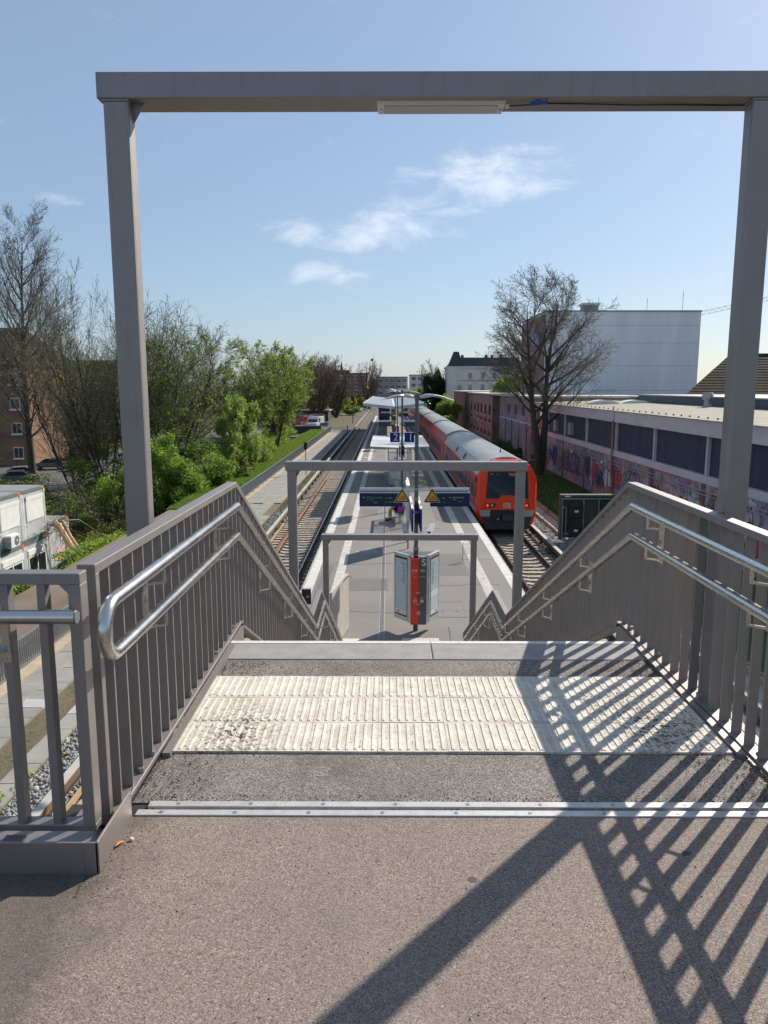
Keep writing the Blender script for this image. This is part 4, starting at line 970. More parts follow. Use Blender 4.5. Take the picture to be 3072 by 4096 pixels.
# ------------------------------------------------------------------ bench, wind screen
def bench():
    t = thing('platform_bench', 'grey metal platform bench with a seated person on it', 'bench', (.55,35.2,PL))
    for k in range(4):
        y = 33.9+k*.62
        s = MB().add([(.30,y,PL+.44),(.72,y,PL+.42),(.80,y,PL+.80),(.77,y,PL+.80),(.69,y,PL+.45),(.30,y,PL+.47)]+[(a,y+.56,b) for a,b in ((.30,PL+.44),(.72,PL+.42),(.80,PL+.80),(.77,PL+.80),(.69,PL+.45),(.30,PL+.47))],[(0,1,2,3,4,5),(11,10,9,8,7,6)]+[(i,6+i,6+(i+1)%6,(i+1)%6) for i in range(6)]).build('seat_shell', M['galv'], t)
    MB().box(.50,.58,33.8,36.4,PL+.34,PL+.42).build('beam', M['galv'], t)
    for y in (34.2,36.0):
        MB().box(.50,.58,y,y+.06,PL,PL+.34).box(.28,.80,y-.01,y+.07,PL,PL+.02).build('leg', M['galv'], t)
    t = thing('wind_screen', 'glass wind screen with steel posts behind the bench', 'screen', (.93,35,PL))
    for y in (33.3,35.0,36.7): MB().box(.90,.95,y,y+.05,PL,PL+1.75).build('post', M['galv'], t)
    for y in (33.36,35.06): MB().box(.918,.93,y,y+1.63,PL+.25,PL+1.70).build('pane', M['clear'], t)
    MB().box(.88,.97,33.25,36.8,PL+1.75,PL+1.80).build('top_rail', M['white'], t)
    t = thing('display_case', 'slim white topped timetable case behind the nearest mast', 'display case', (1.0,29.5,PL))
    MB().box(.70,.82,28.6,30.2,-3.4,-2.1).build('case', M['silver'], t); MB().box(.69,.83,28.55,30.25,-2.1,-2.04).build('top_cover', M['white'], t)
    for y in (28.7,30.05): MB().box(.73,.79,y,y+.06,PL,-3.4).build('leg', M['galv'], t)
    MB().box(.695,.70,28.7,30.1,-3.3,-2.2).build('poster', M['paper'], t)
bench()
def litter_bin(x, y, label):
    t = thing('litter_bin', label, 'bin', (x,y,PL))
    MB().tube([(x,y,PL+.12),(x,y,PL+.85)],[.19,.22],16).build('body', M['galv'], t, smooth=True); MB().tube([(x,y,PL+.85),(x,y,PL+.92)],[.23,.18],16).build('hood', M['mast'], t, smooth=True); MB().tube([(x,y,PL),(x,y,PL+.12)],.05,10).build('stem', M['mast'], t)
litter_bin(.62,43.6,'round grey litter bin in front of the glass shelter')
# ------------------------------------------------------------------ shelter
def shelter():
    t = thing('platform_shelter', 'glass platform shelter under a white ribbed roof', 'shelter', (.74,52,PL))
    zr = -2.02
    n = 26; mb = MB()
    for i in range(n):                         # shallow butterfly of white ribbed sheets
        x0 = -1.10+3.62*i/n; x1 = -1.10+3.62*(i+1)/n
    for k in range(20):
        y0 = 46.9+.52*k; y1 = y0+.50
        for xa,xb,za,zb in ((-1.10,.71,zr+.04,zr-.06),(.71,2.52,zr-.06,zr+.04)):
            mb = MB().add([(xa,y0,za),(xb,y0,zb),(xb,y1,zb),(xa,y1,za),(xa,y0+.10,za+.045),(xb,y0+.10,zb+.045),(xb,y1-.10,zb+.045),(xa,y1-.10,za+.045)],[(3,2,1,0),(4,5,6,7),(0,1,5,4),(1,2,6,5),(2,3,7,6),(3,0,4,7)])
            mb.build('roof_panel', M['white'], t)
    MB().box(-1.10,2.52,46.9,57.3,zr-.075,zr-.068).build('roof_deck', M['white'], t)
    MB().bar((-1.10,46.86,zr+.0),(.71,46.86,zr-.09),.05,.10).bar((.71,46.86,zr-.09),(2.52,46.86,zr+.0),.05,.10).build('gutter', M['galv'], t)
    for y in (47.4,52,56.8):
        for x in (.02,1.43): MB().box(x-.03,x+.03,y-.03,y+.03,PL,zr-.1).build('post', M['galv'], t)
    for z in (-2.38,-2.86,-3.55,-4.38):
        MB().box(.05,1.40,47.38,47.42,z-.02,z+.02).build('crossbar', M['galv'], t)
    for z0,z1 in ((-2.84,-2.40),(-3.53,-2.88),(-4.36,-3.57)):
        MB().box(.06,1.39,47.395,47.405,z0,z1).build('pane', M['clear'], t)
    for x in (.02,1.43):
        for y0,y1 in ((47.45,51.95),(52.05,56.75)): MB().box(x-.005,x+.005,y0,y1,-4.3,-2.4).build('pane', M['clear'], t)
    for x in (.02,1.43):
        for z in (-2.38,-4.35): MB().box(x-.02,x+.02,47.45,56.75,z-.02,z+.02).build('side_rail', M['galv'], t)
    MB().box(.30,.95,47.43,47.47,-3.52,-2.9).build('poster', M['paper'], t)
    MB().box(.15,.55,48,56,PL+.42,PL+.47).build('seat', M['galv'], t)
    for y in (48.5,52.2,55.5): MB().box(.3,.4,y,y+.08,PL,PL+.42).build('seat_leg', M['galv'], t)
    MB().ball((.45,47.2,-2.72),.12,12,8,(1,1,.7)).build('dome_camera', M['white'], t, smooth=True)
shelter()
def canopy():
    t = thing('platform_canopy', 'large grey butterfly roof canopy over the far platform', 'canopy', (.69,81,PL))
    xl,xv,xr = -2.58,.69,3.75; ze,zv = -.16,-.52
    for k in range(10):
        y0 = 81+6*k; y1 = y0+5.96
        for a,b,za,zb in ((xl,xv,ze,zv),(xv,xr,zv,ze)):
            MB().add([(a,y0,za),(b,y0,zb),(b,y1,zb),(a,y1,za),(a,y0,za+.09),(b,y0,zb+.09),(b,y1,zb+.09),(a,y1,za+.09)],[(3,2,1,0),(4,5,6,7),(0,1,5,4),(1,2,6,5),(2,3,7,6),(3,0,4,7)]).build('roof_panel', M['galv'], t)
    MB().bar((xl,80.95,ze-.04),(xv,80.95,zv-.04),.06,.30).bar((xv,80.95,zv-.04),(xr,80.95,ze-.04),.06,.30).build('fascia', M['lampg'], t)
    MB().bar((xl-.03,81,ze+.05),(xl-.03,141,ze+.05),.06,.16).build('eave', M['white'], t); MB().bar((xr+.03,81,ze+.05),(xr+.03,141,ze+.05),.06,.16).build('eave', M['white'], t)
    MB().box(xv-.12,xv+.12,81,141,zv+.09,zv+.13).build('valley_gutter', M['white'], t)
    for k in range(6): y = 84+11*k; MB().box(xv-.14,xv+.14,y-.14,y+.14,PL,zv).build('column', M['mast'], t)
    t = thing('waiting_room', 'dark glazed waiting room under the far canopy', 'waiting room', (-.4,126,PL))
    MB().box(-1.5,.3,122,130,PL,-1.75).build('wall', M['bluemetal'], t)
    for x in (-1.3,-.5): MB().box(x,x+.65,121.95,121.99,PL+.3,-2.1).build('window', M['glass'], t)
    MB().box(-1.6,.4,121.9,130.1,-1.75,-1.65).build('roof', M['mast'], t)
canopy()
# ------------------------------------------------------------------ person on the bench
def skinned(name, verts, edges, radii, mat, parent, sub=2):
    me = bpy.data.meshes.new(name); me.from_pydata(verts, edges, []); me.update()
    o = link(name, me, mat, parent); md = o.modifiers.new('Skin','SKIN'); md.use_smooth_shade = True
    for i,r in enumerate(radii):
        sv = me.skin_vertices[0].data[i]; sv.radius = (r,r) if not isinstance(r,tuple) else r; sv.use_root = (i == 0)
    s = o.modifiers.new('Sub','SUBSURF'); s.levels = s.render_levels = sub
    return o
def person():
    base = Vector((.45,35.05,PL))
    t = thing('person', 'person in a grey top and dark shorts sitting on the platform bench', 'person', base)
    # local frame: facing -X; seat at z .47
    V = [(.12,0,.56),(.15,0,.72),(.16,0,.92),(.15,0,1.02),(.12,0,1.10),(.10,0,1.22),          # pelvis..head
         (.14,-.17,.97),(.03,-.21,.74),(-.18,-.14,.66),(-.26,-.12,.65),
         (.14,.17,.97),(.03,.21,.74),(-.18,.14,.66),(-.26,.12,.65),
         (.08,-.10,.55),(-.36,-.11,.55),(-.40,-.10,.12),(-.42,-.10,.05),(-.56,-.11,.035),
         (.08,.10,.55),(-.34,.12,.55),(-.30,.11,.12),(-.31,.11,.05),(-.45,.12,.035)]
    Ed = [(0,1),(1,2),(2,3),(3,4),(4,5),(3,6),(6,7),(7,8),(8,9),(3,10),(10,11),(11,12),(12,13),(0,14),(14,15),(15,16),(16,17),(17,18),(0,19),(19,20),(20,21),(21,22),(22,23)]
    Rd = [.13,.125,.14,.10,.05,.09, .055,.043,.032,.03, .055,.043,.032,.03, .085,.058,.038,.036,.03, .085,.058,.038,.036,.03]
    b = skinned('body', V, Ed, Rd, M['skin'], t)
    skinned('shirt', [(.13,0,.58),(.15,0,.74),(.155,0,.92),(.15,0,1.01),(.14,-.17,.97),(.07,-.20,.83),(.14,.17,.97),(.07,.20,.83)],[(0,1),(1,2),(2,3),(3,4),(4,5),(3,6),(6,7)],[.145,.14,.155,.115,.07,.062,.07,.062],M['cloth_w'],t)
    skinned('shorts', [(.12,0,.55),(.07,-.10,.55),(-.24,-.11,.555),(.07,.10,.55),(-.22,.115,.555)],[(0,1),(1,2),(0,3),(3,4)],[.145,.10,.078,.10,.078],M['cloth_d'],t)
    for s,x in ((-.105,0),(.115,.11)):
        skinned('shoe', [(-.40+x,s,.06),(-.46+x,s,.045),(-.58+x,s,.035)],[(0,1),(1,2)],[.052,.052,.04],M['cloth_d'],t)
    MB().ball((.10,0,1.235),.108,14,10,(1.02,.86,1.12)).build('head', M['skin'], t, smooth=True, local=True)
    MB().ball((.125,0,1.262),.118,14,10,(.98,.92,1.05)).build('hair', M['hair'], t, smooth=True, local=True)
    MB().ball((-.012,0,1.22),.016,8,6,(1,.7,1.2)).build('nose', M['skin'], t, smooth=True, local=True)
    for s in (-.036,.036): MB().ball((.002,s,1.245),.012,8,6,(.5,1,.8)).build('eye', M['cloth_w'], t, local=True)
    MB().ball((.002,0,1.175),.018,8,6,(.4,1,.35)).build('mouth', M['red'], t, local=True)
    for sy in (-1,1):
        for k,dx in enumerate((-.022,-.008,.006,.019)):
            y = sy*(.12+dx*.6); L = (.052,.062,.058,.045)[k]
            skinned('finger', [(-.265,y,.652),(-.265-L*.55,y,.640),(-.265-L*.85,y,.612)],[(0,1),(1,2)],[.0095,.009,.0075],M['skin'],t,1)
        skinned('thumb', [(-.235,sy*.10,.655),(-.26,sy*.078,.648),(-.285,sy*.075,.635)],[(0,1),(1,2)],[.011,.010,.008],M['skin'],t,1)
    bag = thing('handbag', 'pink bag lying on the bench behind the seated person', 'bag', (.60,34.62,PL+.47))
    MB().add([(.44,34.45,PL+.48),(.74,34.45,PL+.48),(.74,34.78,PL+.48),(.44,34.78,PL+.48),(.50,34.50,PL+.84),(.70,34.50,PL+.82),(.70,34.74,PL+.82),(.50,34.74,PL+.84)],[(3,2,1,0),(4,5,6,7),(0,1,5,4),(1,2,6,5),(2,3,7,6),(3,0,4,7)]).build('bag_body', M['pink'], bag, bevel=.03)
    MB().tube([(.52,34.6,PL+.82),(.55,34.6,PL+.95),(.65,34.6,PL+.95),(.68,34.6,PL+.82)],.012,6).build('strap', M['pink'], bag)
person()
# ================================================================== red train on the right track
TX = 5.78
def zr(h): return RT+h
def train():
    t = thing('commuter_train', 'red commuter train with ribbed grey roof standing at the right platform edge', 'train', (TX,36.9,RT))
    side = [(-1.30,.42),(-1.46,.95),(-1.47,1.6),(-1.47,2.35),(-1.43,2.82)]         # left half outline, height above rail
    shoulder = [(-1.43,2.82),(-1.12,3.34)]
    def xs(p): return [(TX+a, zr(b)) for a,b in p]
    def mir(p): return [(-a,b) for a,b in reversed(p)]
    lens = [(36.9,59.7,'end'),(60.3,79.0,'mid'),(79.6,101.9,'rear'),(102.6,125.2,'end2'),(125.8,144.5,'mid'),(145.1,167.5,'rear')]
    for ci,(y0,y1,kind) in enumerate(lens):
        front = kind == 'end'
        a = y0+(.55 if front else 0)
        body = MB().prism(xs(side+mir(side)),'y',a,y1).build('car_body', M['tredd'] if not front else M['tredd'], t)
        # grey skirt
        MB().prism(xs([(-1.462,.93),(-1.478,1.15),(1.478,1.15),(1.462,.93)]),'y',a+.02,y1-.02).build('grey_band', M['tgrey'], body)
        MB().prism(xs([(-1.22,.18),(-1.30,.42),(1.30,.42),(1.22,.18)]),'y',a+.5,y1-.3).build('underframe', M['tdark'], body)
        for s in (-1,1):
            MB().add([(TX+s*1.43,a,zr(2.82)),(TX+s*1.12,a,zr(3.34)),(TX+s*1.12,y1,zr(3.34)),(TX+s*1.43,y1,zr(2.82)),(TX+s*1.0,a,zr(2.80)),(TX+s*1.0,y1,zr(2.80))],[(0,1,2,3),(0,4,1),(3,2,5),(1,4,5,2)]).build('roof_shoulder', M['tpink'] if ci == 0 else M['tredd'], body)
        # ribbed roof
        n = 30; prof = []
        for i in range(2*n+1):
            u = -1+i/n; x = 1.12*u; z = 3.34+.36*(1-abs(u)**2.2)+(.016 if i%2 else 0); prof.append((x,z))
        vs = []; fs = []
        ra = a+.1 if front else a+.75; rb = y1-.75
        for y in (ra,rb):
            for x,z in prof: vs.append((TX+x,y,zr(z)))
        m = len(prof)
        fs = [(i,i+1,m+i+1,m+i) for i in range(m-1)]
        b = len(vs); vs += [(TX-1.12,ra,zr(2.9)),(TX+1.12,ra,zr(2.9)),(TX-1.12,rb,zr(2.9)),(TX+1.12,rb,zr(2.9))]
        fs += [tuple(list(range(m-1,-1,-1))+[b,b+1]), tuple(list(range(m,2*m))+[b+3,b+2])]
        MB().add(vs,fs).build('roof', M['troof'], body)
        MB().box(TX-1.08,TX+1.08,y1-.74,y1-.02,zr(2.8),zr(3.30)).build('roof_end', M['tdark'], body)
        if not front: MB().box(TX-1.08,TX+1.08,a+.02,a+.74,zr(2.8),zr(3.30)).build('roof_end', M['tdark'], body)
        # windows and doors on both sides
        L = y1-y0; doors = [y0+L*f for f in (.17,.5,.83)]
        for s in (-1,1):
            xo = TX+s*1.472
            def pl(ya,yb,za,zb,nm,mat,par,d=.008):
                return MB().box(min(xo,xo+s*d),max(xo,xo+s*d),ya,yb,zr(za),zr(zb)).build(nm, mat, par)
            for dy in doors:
                d = pl(dy-.68,dy+.68,1.02,2.72,'door',M['tredd'],body,.004)
                for q in (-.62,.06): pl(dy+q,dy+q+.56,1.55,2.5,'door_window',M['glass'],d,.012)
            yy = y0+1.4
            while yy < y1-1.8:
                if all(abs(yy+.7-dy) > 1.45 for dy in doors): pl(yy,yy+1.25,1.55,2.45,'window',M['glass'],body,.009); yy += 1.42
                else: yy += .35
        if ci == 0:
            for k,yv in enumerate((44.6,49.6)):
                for s in (-1,1):
                    p0 = Vector((TX+s*1.37,yv,zr(2.93))); p1 = Vector((TX+s*1.19,yv,zr(3.23)))
                    nrm = Vector((s*.86,0,.51))
                    MB().add([p0+nrm*.01,p0+nrm*.01+Vector((0,.9,0)),p1+nrm*.01+Vector((0,.9,0)),p1+nrm*.01],[(0,1,2,3)]).build('roof_vent', M['tdark'], body)
            MB().tube([(TX+.1,40.2,zr(3.68)),(TX+.1,40.2,zr(3.92))],[.05,.012],8).build('antenna', M['tdark'], body)
        # bellows between cars
        if y1 < 167: MB().box(TX-1.05,TX+1.05,y1-.05,y1+.68,zr(.7),zr(3.25)).build('gangway', M['blackr'], body)
        for yb in (y0+3.2,y1-3.2):
            for dy in (-1.1,1.1):
                for s in (-.72,.72): MB().tube([(TX+s-.06,yb+dy,zr(.42)),(TX+s+.06,yb+dy,zr(.42))],.42,18).build('wheel', M['rustd'], body)
        if ci == 0: main = body
    # driving end
    f = 36.9
    outer = side+[(-1.12,3.34),(-.6,3.60)]; outer = outer+mir(outer)
    n = len(outer); vs = []; fs = []
    rings = [(f+.56,1.0,0),(f+.16,.985,.0),(f,.90,.0)]
    for y,k,d in rings:
        for a,b in outer: vs.append((TX+a*k, y+(.10*max(0,(b-2.3)/1.3) if y < f+.1 else 0), zr(1.9+(b-1.9)*(k if y < f+.1 else 1)*1.0)))
    for r in range(2):
        for i in range(n): fs.append((r*n+i,r*n+(i+1)%n,(r+1)*n+(i+1)%n,(r+1)*n+i))
    fs.append(tuple(range(2*n,3*n))); fs.append(tuple(range(n-1,-1,-1)))
    nose = MB().add(vs,fs).build('nose', M['tred'], t, smooth=True)
    yf = f-.002
    def fp(poly, nm, mat, par, d=.012, yy=yf): return MB().prism([(TX+a,zr(b)) for a,b in poly],'y',yy-d,yy+.12).build(nm, mat, par)
    fp([(-1.02,1.74),(-.42,1.74),(-.28,1.90),(.28,1.90),(.42,1.74),(1.02,1.74),(.93,3.02),(-.93,3.02)],'windscreen',M['glassw'],nose)
    fp([(-1.035,1.73),(-1.01,1.73),(-.92,3.04),(-.945,3.04)],'seal',M['black'],nose,.014); fp([(1.035,1.73),(1.01,1.73),(.92,3.04),(.945,3.04)],'seal',M['black'],nose,.014); fp([(-.945,3.01),(.945,3.01),(.945,3.045),(-.945,3.045)],'seal',M['black'],nose,.016)
    for sx in (-.55,.35): MB().bar((TX+sx,f-.025,zr(1.80)),(TX+sx+.5,f-.025,zr(2.35)),.012,.018).build('wiper', M['black'], nose)
    MB().bar((TX-1.0,f-.014,zr(1.62)),(TX+1.0,f-.014,zr(1.62)),.006,.012).build('panel_gap', M['tredd'], nose)
    fp([(-1.25,.86),(1.25,.86),(1.33,1.16),(-1.33,1.16)],'grey_band',M['tgrey'],nose,.016); fp([(-1.05,.22),(1.05,.22),(1.25,.86),(-1.25,.86)],'apron',M['tdark'],nose,.014)
    c = fp([(-.82,.58),(.82,.58),(.82,1.18),(-.82,1.18)],'coupler_recess',M['black'],nose,.03)
    MB().box(TX-.26,TX+.26,f-.42,f,zr(.70),zr(.98)).box(TX-.45,TX-.36,f-.2,f,zr(.68),zr(1.0)).box(TX+.36,TX+.45,f-.2,f,zr(.68),zr(1.0)).build('coupler', M['tdark'], nose, bevel=.02)
    for x in (-.46,.46): MB().box(TX+x-.05,TX+x+.05,f-.22,f-.2,zr(.72),zr(.80)).build('coupler_jack', M['galv'], nose)
    for s in (-1,1):
        h = fp([(s*1.08,1.50),(s*.52,1.50),(s*.60,1.33),(s*.68,1.30),(s*1.06,1.30)],'lamp_cluster',M['black'],nose,.018)
        MB().tube([(TX+s*.95,f-.02,zr(1.40)),(TX+s*.95,f-.035,zr(1.40))],.07,18).build('tail_light', M['tail'], h); MB().tube([(TX+s*.73,f-.02,zr(1.41)),(TX+s*.73,f-.035,zr(1.41))],.07,18).build('headlight', M['lens'], h)
    lg = fp([(-.17,1.28),(.17,1.28),(.17,1.52),(-.17,1.52)],'logo_plate',M['white'],nose,.016)
    lg2 = fp([(-.148,1.302),(.148,1.302),(.148,1.498),(-.148,1.498)],'logo_field',M['tred'],nose,.020)
    text('logo', 'DB', .20, (TX,yf-.024,zr(1.40)), M['white'], nose)
    text('line_number', 'S 1', .10, (TX-.45,yf-.016,zr(2.93)), M['dest'], nose)
    for k in range(3): fp([(.02+.04*k,2.95-.055*k),(.60,2.95-.055*k),(.60,2.98-.055*k),(.02+.04*k,2.98-.055*k)],'destination_text',M['dest'],nose,.0135)
    fp([(-.84,2.9),(-.70,2.9),(-.70,2.97),(-.84,2.97)],'vehicle_number',M['scrtext'],nose,.0135)
    for s in (-1,1):
        MB().box(TX+s*1.466-.006,TX+s*1.466+.006,f+.35,f+.85,zr(1.75),zr(2.75)).build('cab_window', M['glass'], nose); MB().box(TX+s*1.466-.004,TX+s*1.466+.004,f+.95,f+1.05,zr(1.4),zr(2.6)).build('grab_recess', M['black'], nose)
        MB().bar((TX+s*1.30,f+.02,zr(1.17)),(TX+s*1.30,f+.02,zr(3.0)),.008,.012,(0,1,0)).build('panel_gap', M['tredd'], nose)
train()
# ================================================================== signals, relay rack
def signal(x, y, zb, zt, hw, hh, label, lights, post=.05):
    t = thing('railway_signal', label, 'signal', (x,y,zb), 'railway signals')
    MB().tube([(x,y+.08,zb),(x,y+.08,zt-.1)],post,10).build('post', M['mast'], t, smooth=True)
    MB().box(x-hw/2,x+hw/2,y-.06,y+.06,zt-hh,zt).build('signal_board', M['black'], t, bevel=.02)
    for dx,dz,m in lights:
        l = MB().tube([(x+dx,y-.06,zt+dz),(x+dx,y-.09,zt+dz)],.07,12).build('lamp', M[m], t); MB().tube([(x+dx,y-.055,zt+dz+.03),(x+dx,y-.2,zt+dz+.05)],.10,10,False).build('hood', M['black'], t)
    MB().box(x-.12,x+.12,y-.05,y+.2,zb,zb+.05).build('foot', M['concrete'], t)
signal(-6.76,62.9,-5.5,-2.88,.27,.56,'low black signal on a thin post beside the left walkway',[(0,-.15,'black'),(0,-.4,'black')],.035)
signal(-6.85,150,-5.5,-.13,.65,1.66,'tall black signal showing red beside the left track',[(-.12,-1.12,'sigred'),(.1,-.4,'black')],.08)
signal(7.95,150,-5.5,-.75,.9,1.5,'signal showing green and orange lights beyond the train',[(-.2,-.35,'siggreen'),(.15,-.8,'sigor')],.09)
signal(-5.6,215,-5.5,-.6,.5,1.2,'small dark signal in front of the far yellow bushes',[(0,-.5,'black')],.07)
def relay_rack():
    t = thing('relay_rack', 'green relay rack in a steel frame with black boxes beside the right track', 'relay rack', (9.3,35.4,-5.45))
    MB().box(8.02,11.2,35.30,35.36,-5.35,-3.42).build('back_panel', M['relay'], t); MB().box(7.96,11.26,35.05,35.45,-3.42,-3.30).build('top_cover', M['relay'], t, bevel=.01)
    MB().box(7.97,8.02,35.06,35.42,-5.42,-3.42).build('side_panel', M['relay'], t)
    MB().box(8.15,8.4,35.04,35.06,-3.40,-3.335).build('plate', M['white'], t)
    for x in (8.05,9.05,9.75,11.1): MB().box(x-.03,x+.03,35.10,35.16,-5.42,-3.44).build('frame_post', M['galv'], t)
    MB().box(8.02,11.1,35.07,35.11,-3.52,-3.46).build('frame_bar', M['galv'], t); MB().box(8.02,11.1,35.07,35.11,-5.15,-5.10).build('frame_bar', M['galv'], t)
    MB().tube([(8.06,35.0,-5.40),(8.06,35.0,-3.95),(8.10,34.98,-3.86),(8.18,34.98,-3.86),(8.22,34.98,-3.95),(8.22,34.98,-5.40)],.025,8).build('guard_rail', M['galv'], t, smooth=True)
    for x,z in ((8.66,-4.05),(8.66,-4.95),(10.15,-3.95),(10.15,-4.95)):
        b = MB().box(x-.34,x+.34,34.92,35.12,z-.34,z+.34).build('relay_box', M['black'], t, bevel=.05); MB().box(x-.07,x+.11,34.912,34.918,z-.05,z+.05).build('label_plate', M['white'], b)
        MB().box(x-.02,x+.02,34.95,35.0,z+.34,z+.38).build('catch', M['galv'], b)
    MB().bar((8.2,34.95,-5.05),(8.75,34.95,-5.35),.03,.06).build('brace', M['galv'], t)
relay_rack()
# ================================================================== long low factory with sprayed wall
def factory():
    t = thing('factory_building', 'long low brick factory with dark window band and sprayed lower wall', 'building', (18,45,-5.5))
    X = 13.78; y0,y1 = 12.0,72.2
    MB().box(X,30,y0,y1,-5.9,-2.55).build('lower_wall', M['graffiti_a'], t)
    MB().box(X-.05,X+.5,y0,y1,-2.55,-2.20).build('sill_band', M['band'], t); MB().box(X-.10,30,y0,y1,-.50,.16).build('fascia', M['band'], t)
    MB().box(X+.35,30,y0,y1,-2.20,-.50).build('core', M['slate'], t)
    bays = [13.2,19.9,26.6,33.3,40.0,46.8,53.8,60.5,66.9]
    for a,b in zip(bays,bays[1:]):
        n = 5; w = (b-a)/n
        for k in range(n):
            MB().box(X+.16,X+.19,a+k*w+.012,a+(k+1)*w-.012,-2.19,-.51).build('window_pane', M['wglass'], t)
    for y in bays:
        MB().box(X+.02,X+.36,y-.09,y+.09,-2.20,-.50).build('mullion', M['band'], t)
        MB().box(X-.07,X,y-.18,y+.18,-5.5,-2.55).build('pilaster', M['brick_red_x'], t)
    MB().box(X+.05,X+.36,66.99,72.2,-2.2,-.5).build('wall_panel', M['brick_red_x'], t)
    for y in (67.8,69.4,70.8):
        w = MB().box(X+.02,X+.05,y,y+.9,-2.1,-.6).build('window', M['glass'], t); MB().box(X,X+.02,y-.05,y+.06,-2.1,-.6).box(X,X+.02,y+.84,y+.95,-2.1,-.6).build('window_frame', M['band'], w)
    for y in (58.3,63.4):
        MB().box(X-.12,X+.16,y-.45,y+.45,-1.95,-1.05).build('ventilation_box', M['officeg'], t, bevel=.01); MB().tube([(X,y,-1.05),(X,y,-.9)],.05,8).build('vent_pipe', M['mast'], t)
    # corrugated roof sheets, running up from the eave
    for k in range(46):
        y = y0+1.31*k
        if y > y1: break
        vs = []; n = 14
        for i in range(n+1):
            yy = y+1.30*i/n; z = .012*math.cos(2*math.pi*i/n*5)
            vs += [(X-.22,yy,.20+z),(20.6,yy,.38+z)]
        MB().add(vs,[(2*i,2*i+2,2*i+3,2*i+1) for i in range(n)]).build('roof_sheet', M['corr'], t)
    MB().box(20.6,30,y0,64.0,-.5,.92).build('raised_wall', M['bluemetal'], t); MB().box(20.5,30.1,y0,64.1,.92,1.0).build('raised_roof_edge', M['galv'], t)
    for k in range(60):
        y = y0+1.0*k; 
        if 28 < y < 72: MB().ball((X-.15,y,.30),.05,6,4).build('roof_bolt', M['mast'], t)
    p = MB().tube([(X-.16,46.85,.45),(X-.16,46.85,-.4)],.06,10).build('vent_stack', M['band'], t); MB().tube([(X-.16,46.85,-.4),(X-.16,46.8,-3.85)],.055,10).build('downpipe', M['copper'], t, smooth=True)
    for z in (-2.85,-3.02): MB().tube([(X-.10,y0,z),(X-.10,72,z)],.025,6).build('wall_pipe', M['galv'], t)
    for y in (57.2,49.0): MB().ball((X-.1,y,-3.15),.12,8,6).build('wall_lamp', M['white'], t)
    for xa,lab in ((15.6,0),(18.1,0)):
        pr = [(xa+2.4*i/16, .30+.30*math.sin(math.pi*i/16)**.6) for i in range(17)]; MB().prism(pr,'y',60.2,61.8).build('skylight', M['white'], t, smooth=True)
    rg = random.Random(77)
    def stroke(pts, w, m, d):                     # one sprayed line lying on the wall
        mb = MB()
        for (y,z),(y2,z2) in zip(pts,pts[1:]): mb.bar((X-d,y,z),(X-d,y2,z2),w,.003,(1,0,0))
        mb.build('sprayed_tag', M[m], t)
    y = 27.0
    while y < 71:
        if not 54.5 < y < 60.6:
            w = rg.uniform(1.0,1.9); zc = rg.uniform(-4.5,-3.6); hh = rg.uniform(.45,.85); n = rg.randint(2,4); fill = rg.choice(['spray_s','spray_t','spray_r','spray_b','spray_w'])
            for q in range(n):                    # bubble letters: filled shape, dark outline, highlight
                cy = y+w*(q+.5)/n; r = w/n*.52
                sh = [(cy+r*math.cos(a)*(1+.22*math.sin(3*a+q)),zc+hh*math.sin(a)*(1+.18*math.cos(2*a+q*2))) for a in [2*math.pi*k/18 for k in range(18)]]
                MB().add([(X-.003-.0006*q,a,b) for a,b in sh],[tuple(range(18))]).build('sprayed_fill', M[fill], t)
                stroke(sh+[sh[0]],.055,'spray_k',.006)
                if rg.random() < .6: stroke([(cy-r*.3,zc+hh*.5),(cy,zc+hh*.62),(cy+r*.3,zc+hh*.45)],.05,'spray_w',.009)
        p = [(y+rg.uniform(-.2,.2),rg.uniform(-5.0,-3.0))]; m = rg.choice(['spray_k','spray_s','spray_w','spray_b','spray_r'])
        for q in range(rg.randint(7,13)): p.append((p[-1][0]+rg.uniform(-.05,.20),min(-2.85,max(-5.2,p[-1][1]+rg.uniform(-.5,.5)))))
        stroke(p,rg.uniform(.03,.06),m,.012)
        y += rg.uniform(1.3,2.2)
    # lettering sprayed on one bay
    MB().box(X-.004,X,54.9,60.2,-4.75,-3.35).build('sprayed_field', M['bluemetal'], t)
    for k,(ch,m) in enumerate((('E','spray_y'),('N','spray_w'),('Z','spray_b'))):
        text('sprayed_letter', ch, 1.75, (X-.008,59.2-1.75*k,-4.05), M[m], t, rot=(R(90),0,R(-90)), ext=.001, sx=1.25)
    for k in range(7):
        y = 59.7-k*.55; MB().add([(X-.006,y,-3.4),(X-.006,y-.42,-3.4),(X-.006,y-.30,-2.72-.1*(k%2))],[(0,1,2)]).build('sprayed_spike', M['slate'], t)
factory()
